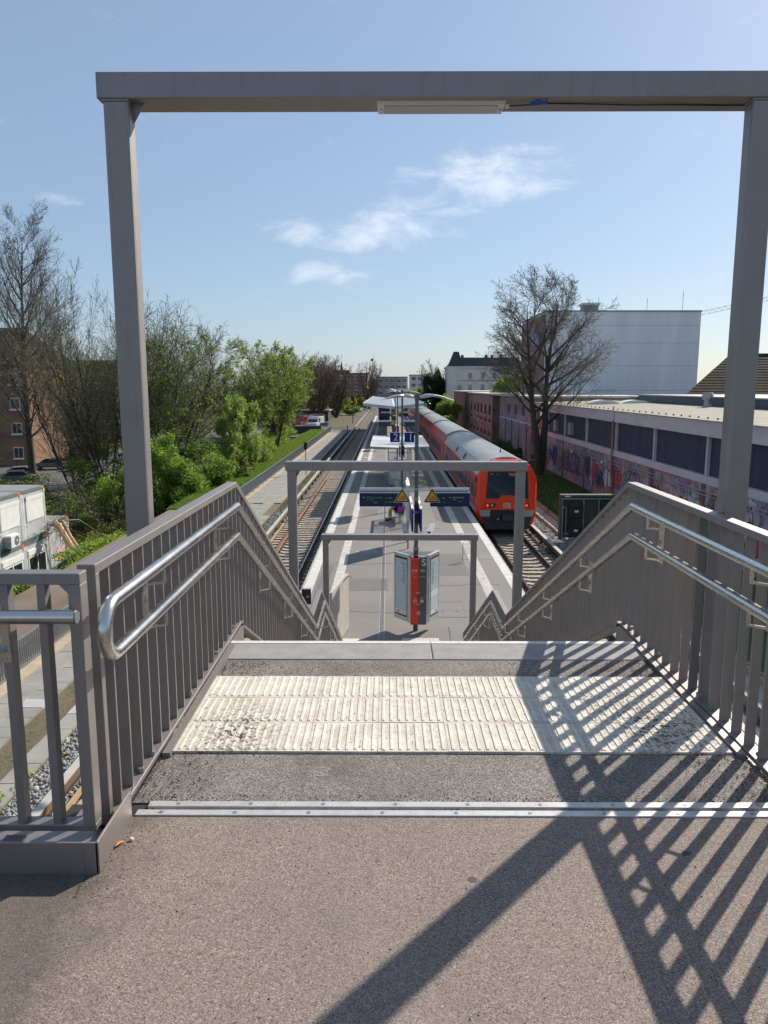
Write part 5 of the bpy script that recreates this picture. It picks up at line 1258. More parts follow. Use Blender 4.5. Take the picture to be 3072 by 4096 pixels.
def far_brick():
    t = thing('brick_warehouse', 'older brick warehouse with small windows beyond the sprayed factory', 'building', (18,110,-5.5))
    X = 13.4
    MB().box(X,24,72.4,92.2,-5.9,.60).build('near_block', M['graffiti_b'], t); MB().box(X+.9,24,92.2,99.2,-5.9,.45).build('recess', M['officeg'], t)
    MB().box(X,24,99.2,129,-5.9,.50).build('window_block', M['brick_pink'], t); MB().box(X-.6,24,129,151,-5.9,.75).build('end_block', M['brick_red_x'], t)
    MB().box(X-.25,24.3,72.4,128.8,.60,.78).build('roof_edge', M['edgew'], t); MB().box(X-.9,24.3,128.8,151.4,.78,.95).build('roof_edge', M['edgew'], t)
    for k in range(6):
        y = 101.4+k*4.4
        for z0,z1 in ((-2.1,-.75),(-3.1,-2.6),(-4.9,-4.2)):
            w = MB().box(X-.02,X+.05,y,y+1.5,z0,z1).build('window', M['glass'], t); MB().box(X-.05,X-.02,y-.1,y+1.6,z0-.12,z0).build('window_sill', M['band'], w)
    MB().tube([(X-.08,98.9,.4),(X-.08,98.9,-5)],.07,8).build('downpipe', M['copper'], t); MB().tube([(X-.68,128.8,.4),(X-.68,128.8,-5)],.09,8).build('downpipe', M['copper'], t)
    for y in (74.5,79,83.5,88): MB().box(X-.06,X,y-.18,y+.18,-5.5,-1.8).build('pilaster', M['brick_red_x'], t)
    MB().box(X-.05,X,72.4,92.2,-1.95,-1.80).build('ledge', M['band'], t)
    for y in (76,80.5,85): MB().box(X-.02,X+.05,y,y+1.6,-1.2,-.2).build('window', M['wglass'], t)
far_brick()
def white_block():
    t = thing('windowless_block', 'huge white windowless block building behind the factory', 'building', (27,98,-5.5))
    MB().box(18.2,36.0,91,107,-5.5,10.15).build('wall', M['whitewall'], t); MB().box(18.1,36.1,90.9,107.1,10.15,10.30).build('parapet', M['officeg'], t)
    for z in (1.2,4.0,6.6,8.6): MB().box(18.2,36.0,90.99,91.0,z,z+.03).build('panel_joint', M['officeg'], t)
    c = MB().box(22.9,24.6,92.6,94.4,10.3,11.05).build('roof_unit', M['officeg'], t); MB().box(22.7,24.8,92.4,94.6,11.05,11.3).build('unit_cap', M['mansion'], c)
    for x in (24.3,29.9,34.0): MB().tube([(x,91.5,10.3),(x,91.5,12.2+.5*math.sin(x))],.025,5).build('lightning_rod', M['mast'], t)
    MB().box(18.12,18.2,95,99,6.3,8.2).build('blue_panel', M['bluetie'], t)
    MB().box(18.13,18.2,91.2,106.8,-5.5,9.9).build('side_wall', M['brick_pink'], t)
white_block()
def hall():
    t = thing('gabled_hall', 'brown roofed hall with blue cladding behind the factory roof', 'building', (33,68,-5.5))
    MB().box(30.6,55.8,66,80,-5.5,.74).build('wall', M['bluemetal'], t)
    MB().add([(25.0,65.8,.74),(56,65.8,.74),(56,80.2,.74),(30.5,80.2,.74),(31.8,73,4.6),(52,73,4.6)],[(0,1,5,4),(1,2,5),(2,3,4,5),(3,0,4)]).build('roof', M['tile_brown'], t)
    for k in range(1,16):
        u = k/16; MB().bar((25.0+6.8*u,65.8+7.2*u,.75+3.86*u),(56-4*u,65.8+7.2*u,.75+3.86*u),.05,.03).build('tile_course', M['tile_brown'], t)
    for x,u in ((34,.45),(40,.3)):
        MB().box(x,x+.9,65.8+7.2*u-.5,65.8+7.2*u,.74+3.86*u-.1,.74+3.86*u+.22).build('roof_window', M['glass'], t)
    MB().bar((31.8,73,4.62),(52,73,4.62),.25,.12).build('ridge_cap', M['slate'], t)
    MB().box(20.6,48,64.2,66,-.2,.72).build('annex', M['bluemetal'], t); MB().box(20.5,48,64.1,66,.72,.82).build('annex_roof_edge', M['galv'], t)
    v = thing('roof_ventilator', 'blue grey mushroom ventilator standing on the factory roof', 'ventilator', (19.8,48.2,.36))
    MB().tube([(19.8,48.2,.34),(19.8,48.2,.52),(19.8,48.2,.80)],[.32,.20,.18],10).build('stem', M['galv'], v); MB().tube([(19.8,48.2,.80),(19.8,48.2,.89),(19.8,48.2,1.18),(19.8,48.2,1.28)],[.25,.33,.33,.25],10).build('hood', M['galv'], v)
hall()
def mansion():
    t = thing('white_mansion', 'white stucco town house with dark slate roof and corner tower', 'building', (20,176,-5.5))
    x0,x1,y0,y1 = 13.4,29.5,170,184
    MB().box(x0,x1,y0,y1,-5.5,5.75).build('wall', M['mansion'], t)
    n = 14; pts = [(x0+.9+1.5*math.cos(2*math.pi*i/n), y0+.9+1.5*math.sin(2*math.pi*i/n)) for i in range(n)]
    MB().prism(pts,'z',-5.5,5.75).build('corner_bay', M['mansion'], t)
    MB().box(x0-.3,x1+.3,y0-.3,y1+.3,5.75,6.05).build('cornice', M['mansion'], t); MB().box(x0-.05,x1,y0-.08,y0,2.95,3.1).build('string_course', M['officeg'], t)
    MB().add([(x0,y0,6.05),(x1,y0,6.05),(x1,y1,6.05),(x0,y1,6.05),(x0+1.6,y0+2,8.0),(x1-1,y0+2,8.0),(x1-1,y1-2,8.0),(x0+1.6,y1-2,8.0)],[(4,5,6,7),(0,1,5,4),(1,2,6,5),(2,3,7,6),(3,0,4,7)]).build('roof', M['slate'], t)
    MB().add([(x0-.3,y0-.4,6.05),(x0+2.9,y0-.4,6.05),(x0+2.9,y0+2.8,6.05),(x0-.3,y0+2.8,6.05),(x0+.95,y0+.8,9.2),(x0+2.0,y0+.8,9.2),(x0+2.0,y0+1.8,9.2),(x0+.95,y0+1.8,9.2)],[(4,5,6,7),(0,1,5,4),(1,2,6,5),(2,3,7,6),(3,0,4,7)]).build('tower_roof', M['slate'], t)
    for x in (16.2,21.5,22.8,24.8): MB().box(x,x+.6,y0+4,y0+4.6,7.6,8.6).build('chimney', M['slate'], t)
    for x in (17.5,20.3,22.8,25.2,27.6):
        for z0,z1 in ((3.4,4.6),(.7,2.1),(-1.8,-.3)):
            w = MB().box(x,x+.75,y0-.03,y0+.05,z0,z1).build('window', M['glass'], t); MB().box(x-.12,x+.87,y0-.10,y0,z1+.05,z1+.18).build('lintel', M['mansion'], w); MB().box(x-.1,x+.85,y0-.12,y0,z0-.1,z0).build('window_sill', M['mansion'], w)
    for z0,z1 in ((.6,2.0),): MB().box(15.3,15.9,y0-.62,y0-.5,z0,z1).build('window', M['glass'], t)
mansion()
def crane():
    t = thing('tower_crane', 'pale lattice jib of a tower crane above the white block', 'crane', (160,300,-5))
    mb = MB()
    a = Vector((112,300,27.0)); b = Vector((170,300,39.5)); n = 24
    for k in range(n):
        p = a.lerp(b,k/n); q = a.lerp(b,(k+1)/n); u = Vector((0,0,1.4))
        mb.bar(p,q,.12,.12).bar(p+u,q+u,.12,.12).bar(p,q.lerp(p,.5)+u,.08,.08,(0,1,0)).bar(q.lerp(p,.5)+u,q,.08,.08,(0,1,0))
    mb.build('jib', M['lampg'], t); MB().bar((165,300,-5),(165,300,44),1.4,1.4,(0,1,0)).build('tower', M['lampg'], t)
crane()
def office(name, label, x0, x1, y0, y1, zt, mat, rows, cols, zb=-5.5, rh=2.9, steps=None):
    t = thing(name, label, 'building', ((x0+x1)/2,(y0+y1)/2,zb))
    MB().box(x0,x1,y0,y1,zb,zt).build('wall', mat, t); MB().box(x0-.2,x1+.2,y0-.2,y1+.2,zt,zt+.25).build('roof_edge', M['slate'], t)
    if steps: MB().box(*steps).build('stair_tower', mat, t)
    w = (x1-x0)/cols
    for r in range(rows):
        z1 = zt-.7-r*rh
        for c in range(cols):
            xa = x0+c*w+w*.18; xb = x0+(c+1)*w-w*.18
            f = MB().box(xa,xb,y0-.06,y0,z1-1.7,z1).build('window', M['white'], t)
            for k in range(3): q = (xb-xa)/3; MB().box(xa+k*q+q*.12,xa+(k+1)*q-q*.12,y0-.10,y0-.06,z1-1.55,z1-.15).build('pane', M['glass'], f)
office('red_office_building','red brick office block with white framed windows far down the line',-24,-8.6,318,332,7.0,M['brick_red_y'],4,5,-5.5,2.95,(-22,-16,319,330,7.0,8.4))
office('grey_office_building','pale grey flat roofed office block beyond the canopy',-4.9,9.3,370,384,6.2,M['officeg'],3,5)
office('tan_office_building','tan office block beside the dark evergreen tree',10.0,19,352,366,6.9,M['mansion'],3,3)
office('brown_office_building','low brown office block left of the far bare tree',-9.5,-4.2,400,410,5.2,M['brick_red_y'],3,2)
def church():
    t = thing('church_spire', 'slender dark church spire behind the red office block', 'church', (-31,520,-5))
    MB().box(-32.3,-29.7,518.7,521.3,-5,9).build('tower', M['brick_red_y'], t); MB().add([(-32.6,518.4,9),(-29.4,518.4,9),(-29.4,521.6,9),(-32.6,521.6,9),(-31,520,19)],[(0,1,4),(1,2,4),(2,3,4),(3,0,4)]).build('spire', M['slate'], t); MB().tube([(-31,520,19),(-31,520,20.6)],.08,5).build('finial', M['slate'], t)
    t = thing('radio_mast', 'thin radio mast with a small head beside the far bare tree', 'mast', (-5.9,300,-5.5))
    MB().tube([(-5.9,300,-5.5),(-5.9,300,12.0)],[.22,.14],8).build('pole', M['lampg'], t); MB().box(-6.6,-5.7,299.8,300.4,11.4,12.3).build('antenna_head', M['mast'], t); MB().tube([(-5.5,300,12.0),(-5.5,300,14.4)],.06,5).build('antenna', M['lampg'], t)
church()
# ================================================================== office containers on the left
def container(y0, z0, label, kind, x=-19.0, L=6.0, W=2.72, H=2.74):
    t = thing('office_container', label, 'container', (x-L/2,(y0+W/2),z0), 'stacked office containers')
    y1 = y0+W-.02; z1 = z0+H-.02
    MB().box(x-L+.1,x-.04,y0+.08,y1-.08,z0+.15,z1-.16).build('wall', M['cont'], t)
    mb = MB(); k = y0+.14
    while k < y1-.16: mb.box(x-.04,x-.028,k,k+.03,z0+.16,z1-.22); k += .07
    mb.build('wall_ribs', M['cont'], t, kind='stuff')
    for yy in (y0,y1-.16):
        MB().box(x-.18,x,yy,yy+.16,z0,z1-.18).build('corner_post', M['cont'], t, bevel=.01); MB().box(x-.03,x+.004,yy+.06,yy+.10,z0+.1,z1-.3).build('post_seal', M['contd'], t)
        MB().box(x-.12,x+.01,yy-.0,yy+.16,z1-.34,z1-.18).build('corner_casting', M['band'], t); MB().box(x-L,x-L+.18,yy,yy+.16,z0,z1-.18).build('corner_post', M['cont'], t)
    MB().box(x-L,x+.005,y0,y1,z1-.18,z1).build('roof_frame', M['contd'], t, bevel=.01); MB().box(x-L+.1,x-.08,y0+.08,y1-.08,z1,z1+.02).build('roof_sheet', M['roofing'], t)
    MB().box(x-L,x+.004,y0,y1,z0,z0+.13).build('floor_frame', M['contd'], t)
    MB().box(x+.005,x+.010,y1-.34,y1-.06,z1-.17,z1-.02).build('corner_mark', M['orange'], t)
    if kind == 'shutter':
        w = MB().box(x-.03,x+.02,y0+.42,y1-.30,z0+1.02,z0+2.36).build('roller_shutter', M['white'], t, bevel=.01)
        for q in range(16): MB().box(x+.018,x+.027,y0+.47,y1-.35,z0+1.12+q*.062,z0+1.165+q*.062).build('slat', M['white'], w)
        MB().box(x-.02,x+.045,y0+.42,y1-.30,z0+2.14,z0+2.36).build('shutter_box', M['white'], w)
        for yy,zz in ((y0+.4,z0+.75),(y0+.42,z0+.25)): MB().box(x-.02,x+.0,yy,yy+.05,zz,zz+.05).build('socket', M['contd'], t)
    elif kind == 'glazed':
        w = MB().box(x-.03,x+.01,y0+.3,y1-.3,z0+.3,z0+1.9).build('window', M['cont'], t)
        for a in (0,1): MB().box(x+.008,x+.013,y0+.38+a*1.0,y0+1.28+a*1.0,z0+.4,z0+1.82).build('pane', M['glass'], w)
        MB().box(x-.03,x+.05,y0+.25,y1-.25,z0+1.95,z0+2.25).build('shutter_box', M['white'], t)
    else:
        MB().box(x-.03,x+.01,y0+1.5,y0+2.2,z0+1.5,z0+2.1).build('window', M['white'], t); MB().box(x+.01,x+.014,y0+1.56,y0+2.14,z0+1.75,z0+2.05).build('pane', M['glass'], t)
        MB().add([(x+.0,y0+.5,z0+.5),(x,y0+1.0,z0+1.2),(x,y0+1.5,z0+.9),(x,y0+1.9,z0+1.5),(x,y0+2.1,z0+.9),(x,y0+1.6,z0+.3)],[(0,5,4,3,2,1)]).build('sprayed_mark', M['sprayp'], t)
    return t
container(39.30,-6.46,'upper white office container with a roller shutter nearest the bushes','shutter')
container(36.56,-6.46,'upper white office container with an air conditioner below its shutter','shutter')
container(33.82,-6.46,'upper white office container at the left picture edge','shutter')
container(39.30,-9.2,'lower white office container below the one nearest the bushes','glazed')
container(36.56,-9.2,'lower white office container below the air conditioner','glazed')
container(33.82,-9.2,'lower white office container at the bottom left of the stack','glazed')
container(42.2,-8.66,'single white office container with red spray paint beside the stack','sprayed')
def aircon():
    t = thing('air_conditioner', 'white air conditioner box with round fan on the upper container wall', 'air conditioner', (-18.8,37.6,-6.3))
    MB().box(-18.97,-18.62,37.15,38.05,-6.3,-5.68).build('casing', M['white'], t, bevel=.015)
    MB().tube([(-18.615,37.72,-5.99),(-18.605,37.72,-5.99)],.24,20).build('fan_grille', M['galv'], t); MB().tube([(-18.604,37.72,-5.99),(-18.598,37.72,-5.99)],.06,12).build('fan_hub', M['white'], t)
    for k in range(8): MB().box(-18.95,-18.64,37.14,37.15,-6.25+k*.065,-6.21+k*.065).build('louvre', M['contd'], t)
aircon()
# ================================================================== brick flats and parked cars
def flats():
    t = thing('brick_flats', 'tan and red brick apartment house behind the tall bare tree', 'building', (-58,112,-9.4))
    y = 104
    MB().box(-80,-48.6,y,122,-9.4,4.6).build('wall', M['brick_tan_y'], t)
    for z in (-5.3,-1.9,1.4): MB().box(-80,-48.55,y-.04,y,z,z+.9).build('red_course', M['brick_red_y'], t)
    MB().add([(-80.5,y-.6,4.5),(-48.0,y-.6,4.5),(-48.0,122.6,4.5),(-80.5,122.6,4.5),(-80.5,113,10.0),(-52.5,113,10.0)],[(0,1,5,4),(1,2,5),(2,3,4,5),(3,0,4)]).build('roof', M['tile_brown'], t)
    for fl in range(4):
        z0 = -8.0+fl*3.3
        for k in range(9):
            x = -50.8-k*3.3
            w = MB().box(x,x+1.35,y-.09,y,z0,z0+1.55).build('window', M['white'], t)
            for q in (0,1): MB().box(x+.10+q*.62,x+.64+q*.62,y-.12,y-.09,z0+.12,z0+1.43).build('pane', M['glass'], w)
            MB().box(x-.1,x+1.45,y-.2,y,z0-.14,z0).build('window_sill', M['white'], w)
    t = thing('brick_flats', 'second brick apartment house half hidden behind bare branches', 'building', (-55,140,-9.4))
    MB().box(-65,-47,134,146,-9.4,2.2).build('wall', M['brick_red_y'], t); MB().add([(-65.4,133.5,2.1),(-46.6,133.5,2.1),(-46.6,146.5,2.1),(-65.4,146.5,2.1),(-63,140,6.3),(-49,140,6.3)],[(0,1,5,4),(1,2,5),(2,3,4,5),(3,0,4)]).build('roof', M['tile_brown'], t)
    for fl in range(3):
        for k in range(5):
            x = -63.5+k*3.4; z0 = -7.6+fl*3.3
            w = MB().box(x,x+1.3,133.9,134,z0,z0+1.5).build('window', M['white'], t); MB().box(x+.1,x+1.2,133.86,133.9,z0+.1,z0+1.4).build('pane', M['glass'], w)
flats()
def make_car(name, label, mat, van=False):
    t = thing(name, label, 'van' if van else 'car', (0,0,0), 'cars on the parking lot')
    if van: low = [(-2.5,.35),(-2.5,1.05),(-1.75,1.2),(-1.1,2.05),(2.5,2.1),(2.55,.35)]; cab = [(-1.55,1.28),(-1.08,1.92),(-.25,1.92),(-.25,1.28)]
    else: low = [(-2.1,.32),(-2.15,.70),(-1.25,.92),(1.75,.98),(2.1,.85),(2.12,.32)]; cab = [(-1.15,.92),(-.45,1.44),(.95,1.46),(1.72,.98)]
    MB().prism(low,'y',-.87,.87).build('body', M[mat], t, bevel=.08)
    if not van:
        MB().prism(cab,'y',-.74,.74).build('cabin', M[mat], t, bevel=.06)
    for s in (-1,1):
        y = s*(.745 if not van else .872)
        poly = [(a*.88+.03,b-.03 if b > 1.2 else b+.05) for a,b in cab]
        MB().prism(poly,'y',min(y,y+s*.012),max(y,y+s*.012)).build('side_window', M['glass'], t)
        for x in (-1.35,1.35):
            w = MB().tube([(x,s*.70,.33),(x,s*.89,.33)],.33,18).build('wheel', M['blackr'], t); MB().tube([(x,s*.89,.33),(x,s*.905,.33)],.19,14).build('rim', M['galv'], w)
        MB().box(-2.17,-2.08,s*.62-.15,s*.62+.15,.6,.74).build('headlight', M['lens'], t); MB().box(2.06,2.14,s*.66-.14,s*.66+.14,.66,.84).build('tail_light', M['red'], t)
    if not van:
        MB().add([(-1.12,-.66,.97),(-1.12,.66,.97),(-.50,.62,1.42),(-.50,-.62,1.42)],[(0,1,2,3)]).build('windscreen', M['glass'], t); MB().add([(1.70,-.66,1.02),(1.70,.66,1.02),(1.0,.62,1.44),(1.0,-.62,1.44)],[(3,2,1,0)]).build('rear_window', M['glass'], t)
    else: MB().add([(-1.74,-.78,1.24),(-1.74,.78,1.24),(-1.14,.74,1.98),(-1.14,-.74,1.98)],[(0,1,2,3)]).build('windscreen', M['glass'], t)
    return t
def place_car(mat, x, y, rz, label, van=False, z=-8.94, group='cars on the parking lot', s=1):
    c = make_car('parked_van' if van else 'parked_car', label, mat, van); c.location = (x,y,z); c.rotation_euler = (0,0,rz); c['group'] = group; c.scale = (s,s,s)
place_car('car_silver',-43.0,88.5,R(24),'silver hatchback parked left of the tall tree trunk')
place_car('car_grey',-41.2,84.0,R(20),'grey car with shiny windscreen just above the container roof')
place_car('car_dark',-43.4,106.5,R(8),'black estate car parked right of the tall tree trunk')
place_car('car_grey',-43.8,99.0,R(10),'dark grey car parked right beside the tall tree trunk')
place_car('car_blue',-39.0,97.5,R(12),'small blue car half hidden by the bushes')
place_car('car_white',-37.2,108.5,R(5),'white car behind the black estate car')
place_car('car_white',-14.3,152,R(80),'white van in the yard beside the railway',True,-6.6,'vehicles in the yard',1.2)
place_car('car_red',-17.3,156,R(70),'red van in the yard beside the railway',True,-6.6,'vehicles in the yard',1.2)
place_car('car_silver',-19.8,150,R(95),'silver van at the left side of the yard',True,-6.6,'vehicles in the yard',1.1)
place_car('car_blue',-12.2,148,R(85),'blue car at the yard fence',False,-6.6,'vehicles in the yard')
place_car('car_dark',-16.2,160,R(60),'dark van at the back of the yard',True,-6.6,'vehicles in the yard',1.3)
def yard_shed():
    t = thing('yard_shed', 'dark flat yard shed below the far trees', 'shed', (-19,172,-6.6))
    MB().box(-26,-13,168,176,-6.6,-3.6).build('wall', M['slate'], t); MB().box(-26.3,-12.7,167.6,176.4,-3.6,-3.35).build('roof', M['roofing'], t)
    for x in (-24,-20,-16): MB().box(x,x+2.4,167.94,168,-6.6,-4.2).build('gate', M['officeg'], t)
    t = thing('yard_wall', 'low black wall closing the yard towards the fence', 'wall', (-15,133,-6.6)); 
    MB().box(-19,-11.6,134,134.3,-6.6,-5.15).build('wall', M['slate'], t); MB().box(-19.05,-11.55,133.95,134.35,-5.15,-5.05).build('coping', M['roofing'], t)
yard_shed()
# ================================================================== trees and shrubs
def tubes_np(name, S, sides, mat, parent, off):
    S = np.array(S, float)                     # p0 p1 r0 r1
    p0 = S[:,:3]-off; p1 = S[:,3:6]-off; r0 = S[:,6]; r1 = S[:,7]
    d = p1-p0; d /= np.maximum(1e-9,np.linalg.norm(d,axis=1))[:,None]
    ref = np.where(np.abs(d[:,2:3]) > .9, np.array([[1.,0,0]]), np.array([[0,0,1.]]))
    u = np.cross(d,ref); u /= np.linalg.norm(u,axis=1)[:,None]; w = np.cross(d,u)
    V = np.zeros((len(S),2*sides,3))
    for k in range(sides):
        a = 2*math.pi*k/sides; q = u*math.cos(a)+w*math.sin(a)
        V[:,k] = p0+q*r0[:,None]; V[:,sides+k] = p1+q*r1[:,None]
    f = np.array([(k,(k+1)%sides,sides+(k+1)%sides,sides+k) for k in range(sides)])
    F = (np.arange(len(S))[:,None,None]*2*sides+f[None]).reshape(-1,4)
    me = npmesh(name, V.reshape(-1,3), F)
    me.polygons.foreach_set('use_smooth', [True]*len(me.polygons))
    return link(name, me, mat, parent)
def leaves_np(name, P, size, mat, parent, off, seed=0, flat=.5):
    rg = np.random.default_rng(seed); n = len(P); P = np.asarray(P,float)-off
    a = rg.normal(size=(n,3)); a[:,2] *= flat; a /= np.linalg.norm(a,axis=1)[:,None]
    b = rg.normal(size=(n,3)); b -= a*(a*b).sum(1)[:,None]; b /= np.linalg.norm(b,axis=1)[:,None]
    s = size*rg.uniform(.6,1.3,(n,1))
    V = np.stack([P-a*s,P+b*s*.55,P+a*s,P-b*s*.55],1)
    return link(name, npmesh(name, V.reshape(-1,3), np.arange(4*n).reshape(-1,4)), mat, parent)
def grow(rg, p, d, L, r, lvl, out, tips, cfg):
    n = max(2,int(cfg['seg'][lvl])); step = L/n
    pts = [p]
    for i in range(n):
        d = (d+Vector((rg.gauss(0,1),rg.gauss(0,1),rg.gauss(0,1)))*cfg['wob'][lvl]+Vector((0,0,1))*cfg['up'][lvl]).normalized()
        q = p+d*step; f0 = r*(1-i/n*cfg['tap'][lvl]); f1 = r*(1-(i+1)/n*cfg['tap'][lvl])
        out[lvl].append((*p,*q,f0,f1)); p = q; pts.append((p.copy(),d.copy(),f1,(i+1)/n))
    if lvl+1 >= cfg['levels']: tips.append(p); return
    k = cfg['kids'][lvl]
    for j in range(k):
        u = cfg['start'][lvl]+(1-cfg['start'][lvl])*((j+rg.random()*.8)/k)
        idx = min(n,max(1,int(round(u*n)))); bp,bd,br,_ = pts[idx]
        ang = cfg['ang'][lvl]*rg.uniform(.7,1.25); az = j*2.399+rg.uniform(-.5,.5)
        ax = bd.orthogonal().normalized(); ax = Matrix.Rotation(az,3,bd) @ ax
        nd = (bd*math.cos(ang)+ax*math.sin(ang)).normalized()
        sh = 1-cfg['len_fall'][lvl]*abs(u-cfg['len_peak'][lvl])
        grow(rg, bp, nd, L*cfg['ratio'][lvl]*rg.uniform(.75,1.2)*max(.25,sh), min(br*.75,r*cfg['rr'][lvl]), lvl+1, out, tips, cfg)
def tree(name, label, base, H, r, cfg, seed, tw='twig', group=None, leaf=None, lean=(0,0,1), lowfoliage=.55):
    rg = random.Random(seed); out = [[] for _ in range(cfg['levels'])]; tips = []
    t = thing(name, label, 'tree', base, group); off = np.array(base,float)
    stems = cfg.get('stems',1)
    for s in range(stems):
        a = 2*math.pi*s/max(1,stems)+rg.random(); sp = cfg.get('spread',0)
        d = (Vector(lean)+Vector((math.cos(a),math.sin(a),0))*sp*(1 if stems > 1 else 0)).normalized()
        grow(rg, Vector(base)-Vector((0,0,.2)), d, H*cfg['trunk']*(rg.uniform(.85,1.05) if stems > 1 else 1), r, 0, out, tips, cfg)
    mn = cfg.get('rmin',.012)
    for L in out:
        for i,s in enumerate(L): L[i] = (*s[:6],max(s[6],mn),max(s[7],mn))
    big = out[0]+(out[1] if cfg['levels'] > 3 else [])
    tubes_np('trunk', big, 8, M['bark'], t, off)
    small = sum(out[2 if cfg['levels'] > 3 else 1:],[])
    cr = tubes_np('crown', small, 3, M[tw], t, off)
    if leaf:
        n,size,mats = leaf; A = np.array(out[-1],float); q = np.random.default_rng(seed)
        i = q.integers(0,len(A),n); u = q.uniform(0,1,(n,1)); P = A[i,:3]*(1-u)+A[i,3:6]*u+q.normal(0,size*.8,(n,3))
        zl = (P[:,2]-P[:,2].min())/np.ptp(P[:,2]); P = P[q.uniform(0,1,n) > zl*lowfoliage]
        for k,m in enumerate(mats): leaves_np('leaves', P[k::len(mats)], size, M[m], t, off, seed+k)
    return t
BARE = dict(levels=5, trunk=.78, seg=[16,9,7,5,3], wob=[.012,.06,.10,.15,.18], up=[.03,.09,.08,.06,.04], tap=[.95,.85,.75,.7,.6], kids=[26,8,6,4], start=[.22,.22,.25,.2], ang=[.80,.62,.62,.65], ratio=[.36,.48,.50,.55], rr=[.36,.42,.42,.5], len_fall=[.75,.4,.3,.3], len_peak=[.35,.4,.4,.4], rmin=.011)
FORK = dict(levels=5, stems=2, spread=.14, trunk=.93, seg=[13,10,7,5,3], wob=[.035,.06,.10,.15,.2], up=[.03,.03,.02,.0,-.01], tap=[.93,.82,.75,.7,.6], kids=[17,9,7,5], start=[.30,.22,.22,.2], ang=[.82,.50,.55,.6], ratio=[.41,.46,.5,.52], rr=[.34,.40,.42,.5], len_fall=[.85,.35,.3,.3], len_peak=[.38,.45,.45,.5], rmin=.0095)
MULTI = dict(levels=4, stems=9, spread=.42, trunk=.92, seg=[12,8,5,3], wob=[.03,.07,.13,.18], up=[.05,.07,.05,.03], tap=[.93,.85,.7,.6], kids=[20,9,6], start=[.14,.15,.15], ang=[.42,.5,.6], ratio=[.36,.42,.5], rr=[.36,.42,.5], len_fall=[.5,.3,.3], len_peak=[.4,.4,.4], rmin=.0105)
def mod(c, **k): d = dict(c); d.update(k); return d
tree('tall_lime_tree','tall bare tree with straight mossy trunk in front of the brick flats',(-41.1,88.2,-9.1),28.2,.48,mod(BARE,kids=[40,9,6,4],ratio=[.36,.46,.5,.55],rr=[.24,.4,.42,.5],ang=[.80,.55,.6,.65],len_fall=[1.0,.4,.3,.3],len_peak=[.30,.4,.4,.4],trunk=.96,start=[.16,.2,.25,.2],rmin=.010),21,'twig','bare trees')
tree('bare_tree','bare spreading tree to the left of the portal post with fine reddish twigs',(-30.5,74,-8.9),14.2,.11,mod(MULTI,stems=8,kids=[16,7,5]),33,'twigr','bare trees')
tree('bare_tree','bushy bare tree rising directly behind the portal post',(-24.0,66,-8.6),17.2,.12,mod(MULTI,stems=10,spread=.5,kids=[17,8,5]),34,'twig','bare trees',(18000,.08,['lf_spring','lf_mid']), lowfoliage=1.15)
tree('budding_tree','greening many stemmed tree right of the portal post',(-18.8,66,-6.8),12.9,.14,mod(FORK,stems=5,spread=.36,kids=[14,8,6,4],start=[.14,.2,.22,.2]),35,'twig','bare trees',(26000,.08,['lf_spring','lf_bright','lf_mid']), lowfoliage=.85)
tree('bare_tree','slim bare tree behind the greening tree right of the post',(-21.5,80,-7.6),14.6,.11,mod(MULTI,stems=8,kids=[15,7,5]),43,'twigr','bare trees',(2500,.07,['lf_spring']))
tree('bare_tree','dark bare tree standing behind the bushy one at the post',(-29,88,-8.8),15.2,.12,mod(MULTI,stems=9,kids=[15,7,5]),44,'twig','bare trees')
tree('budding_tree','thin budding tree in the middle of the left tree row',(-16.2,83,-6.0),9.6,.14,mod(FORK,stems=4,spread=.35,kids=[13,8,6,4]),36,'twig','budding trees',(22000,.085,['lf_spring','lf_mid']))
tree('budding_tree','tall budding tree at the end of the left tree row',(-13.4,92,-5.8),12.0,.17,mod(FORK,stems=4,spread=.32,kids=[15,8,6,4],start=[.16,.2,.22,.2]),38,'twig','budding trees',(34000,.09,['lf_spring','lf_bright','lf_spring']), lowfoliage=.4)
tree('budding_tree','low budding tree in front of the yard',(-15.6,108,-5.9),10.0,.10,mod(MULTI,stems=9,spread=.6),39,'twig','budding trees',(9000,.085,['lf_spring','lf_mid']))
tree('large_maple_tree','large bare round crowned tree before the white block',(12.2,61.7,-5.35),14.3,.36,mod(FORK,ratio=[.41,.46,.5,.52],kids=[17,8,7,5]),203,'twig','bare trees')
for k,(x,y,z,h,lab,tw) in enumerate([(-15.5,168,-6.4,12.6,'brownish bare tree left of the red office block','twigr'),(-19.5,178,-6.5,14.5,'brownish bare tree behind the yard shed','twigr'),(-12.6,188,-6.0,12.4,'dark bare tree in front of the red office block','twigr'),(-25,170,-6.8,15,'bare tree at the left end of the yard trees','twig'),(-17,200,-6.0,13.5,'reddish bare tree close to the red office block','twigr')]):
    tree('distant_bare_tree',lab,(x,y,z),h,.22,mod(MULTI,stems=9,spread=.42,kids=[14,6,5],rmin=.022),60+k,tw,'distant bare trees')
tree('distant_bare_tree','rounded bare tree beside the radio mast',(-6.3,262,-5.6),14.5,.25,mod(MULTI,stems=7,spread=.42,kids=[13,6,4],rmin=.028),70,'twigr','distant bare trees')
tree('distant_bare_tree','pale bare tree behind the dark evergreen',(13.4,215,-5.6),13.8,.25,mod(MULTI,stems=7,spread=.5,kids=[13,6,4],rmin=.024),71,'twig','distant bare trees')
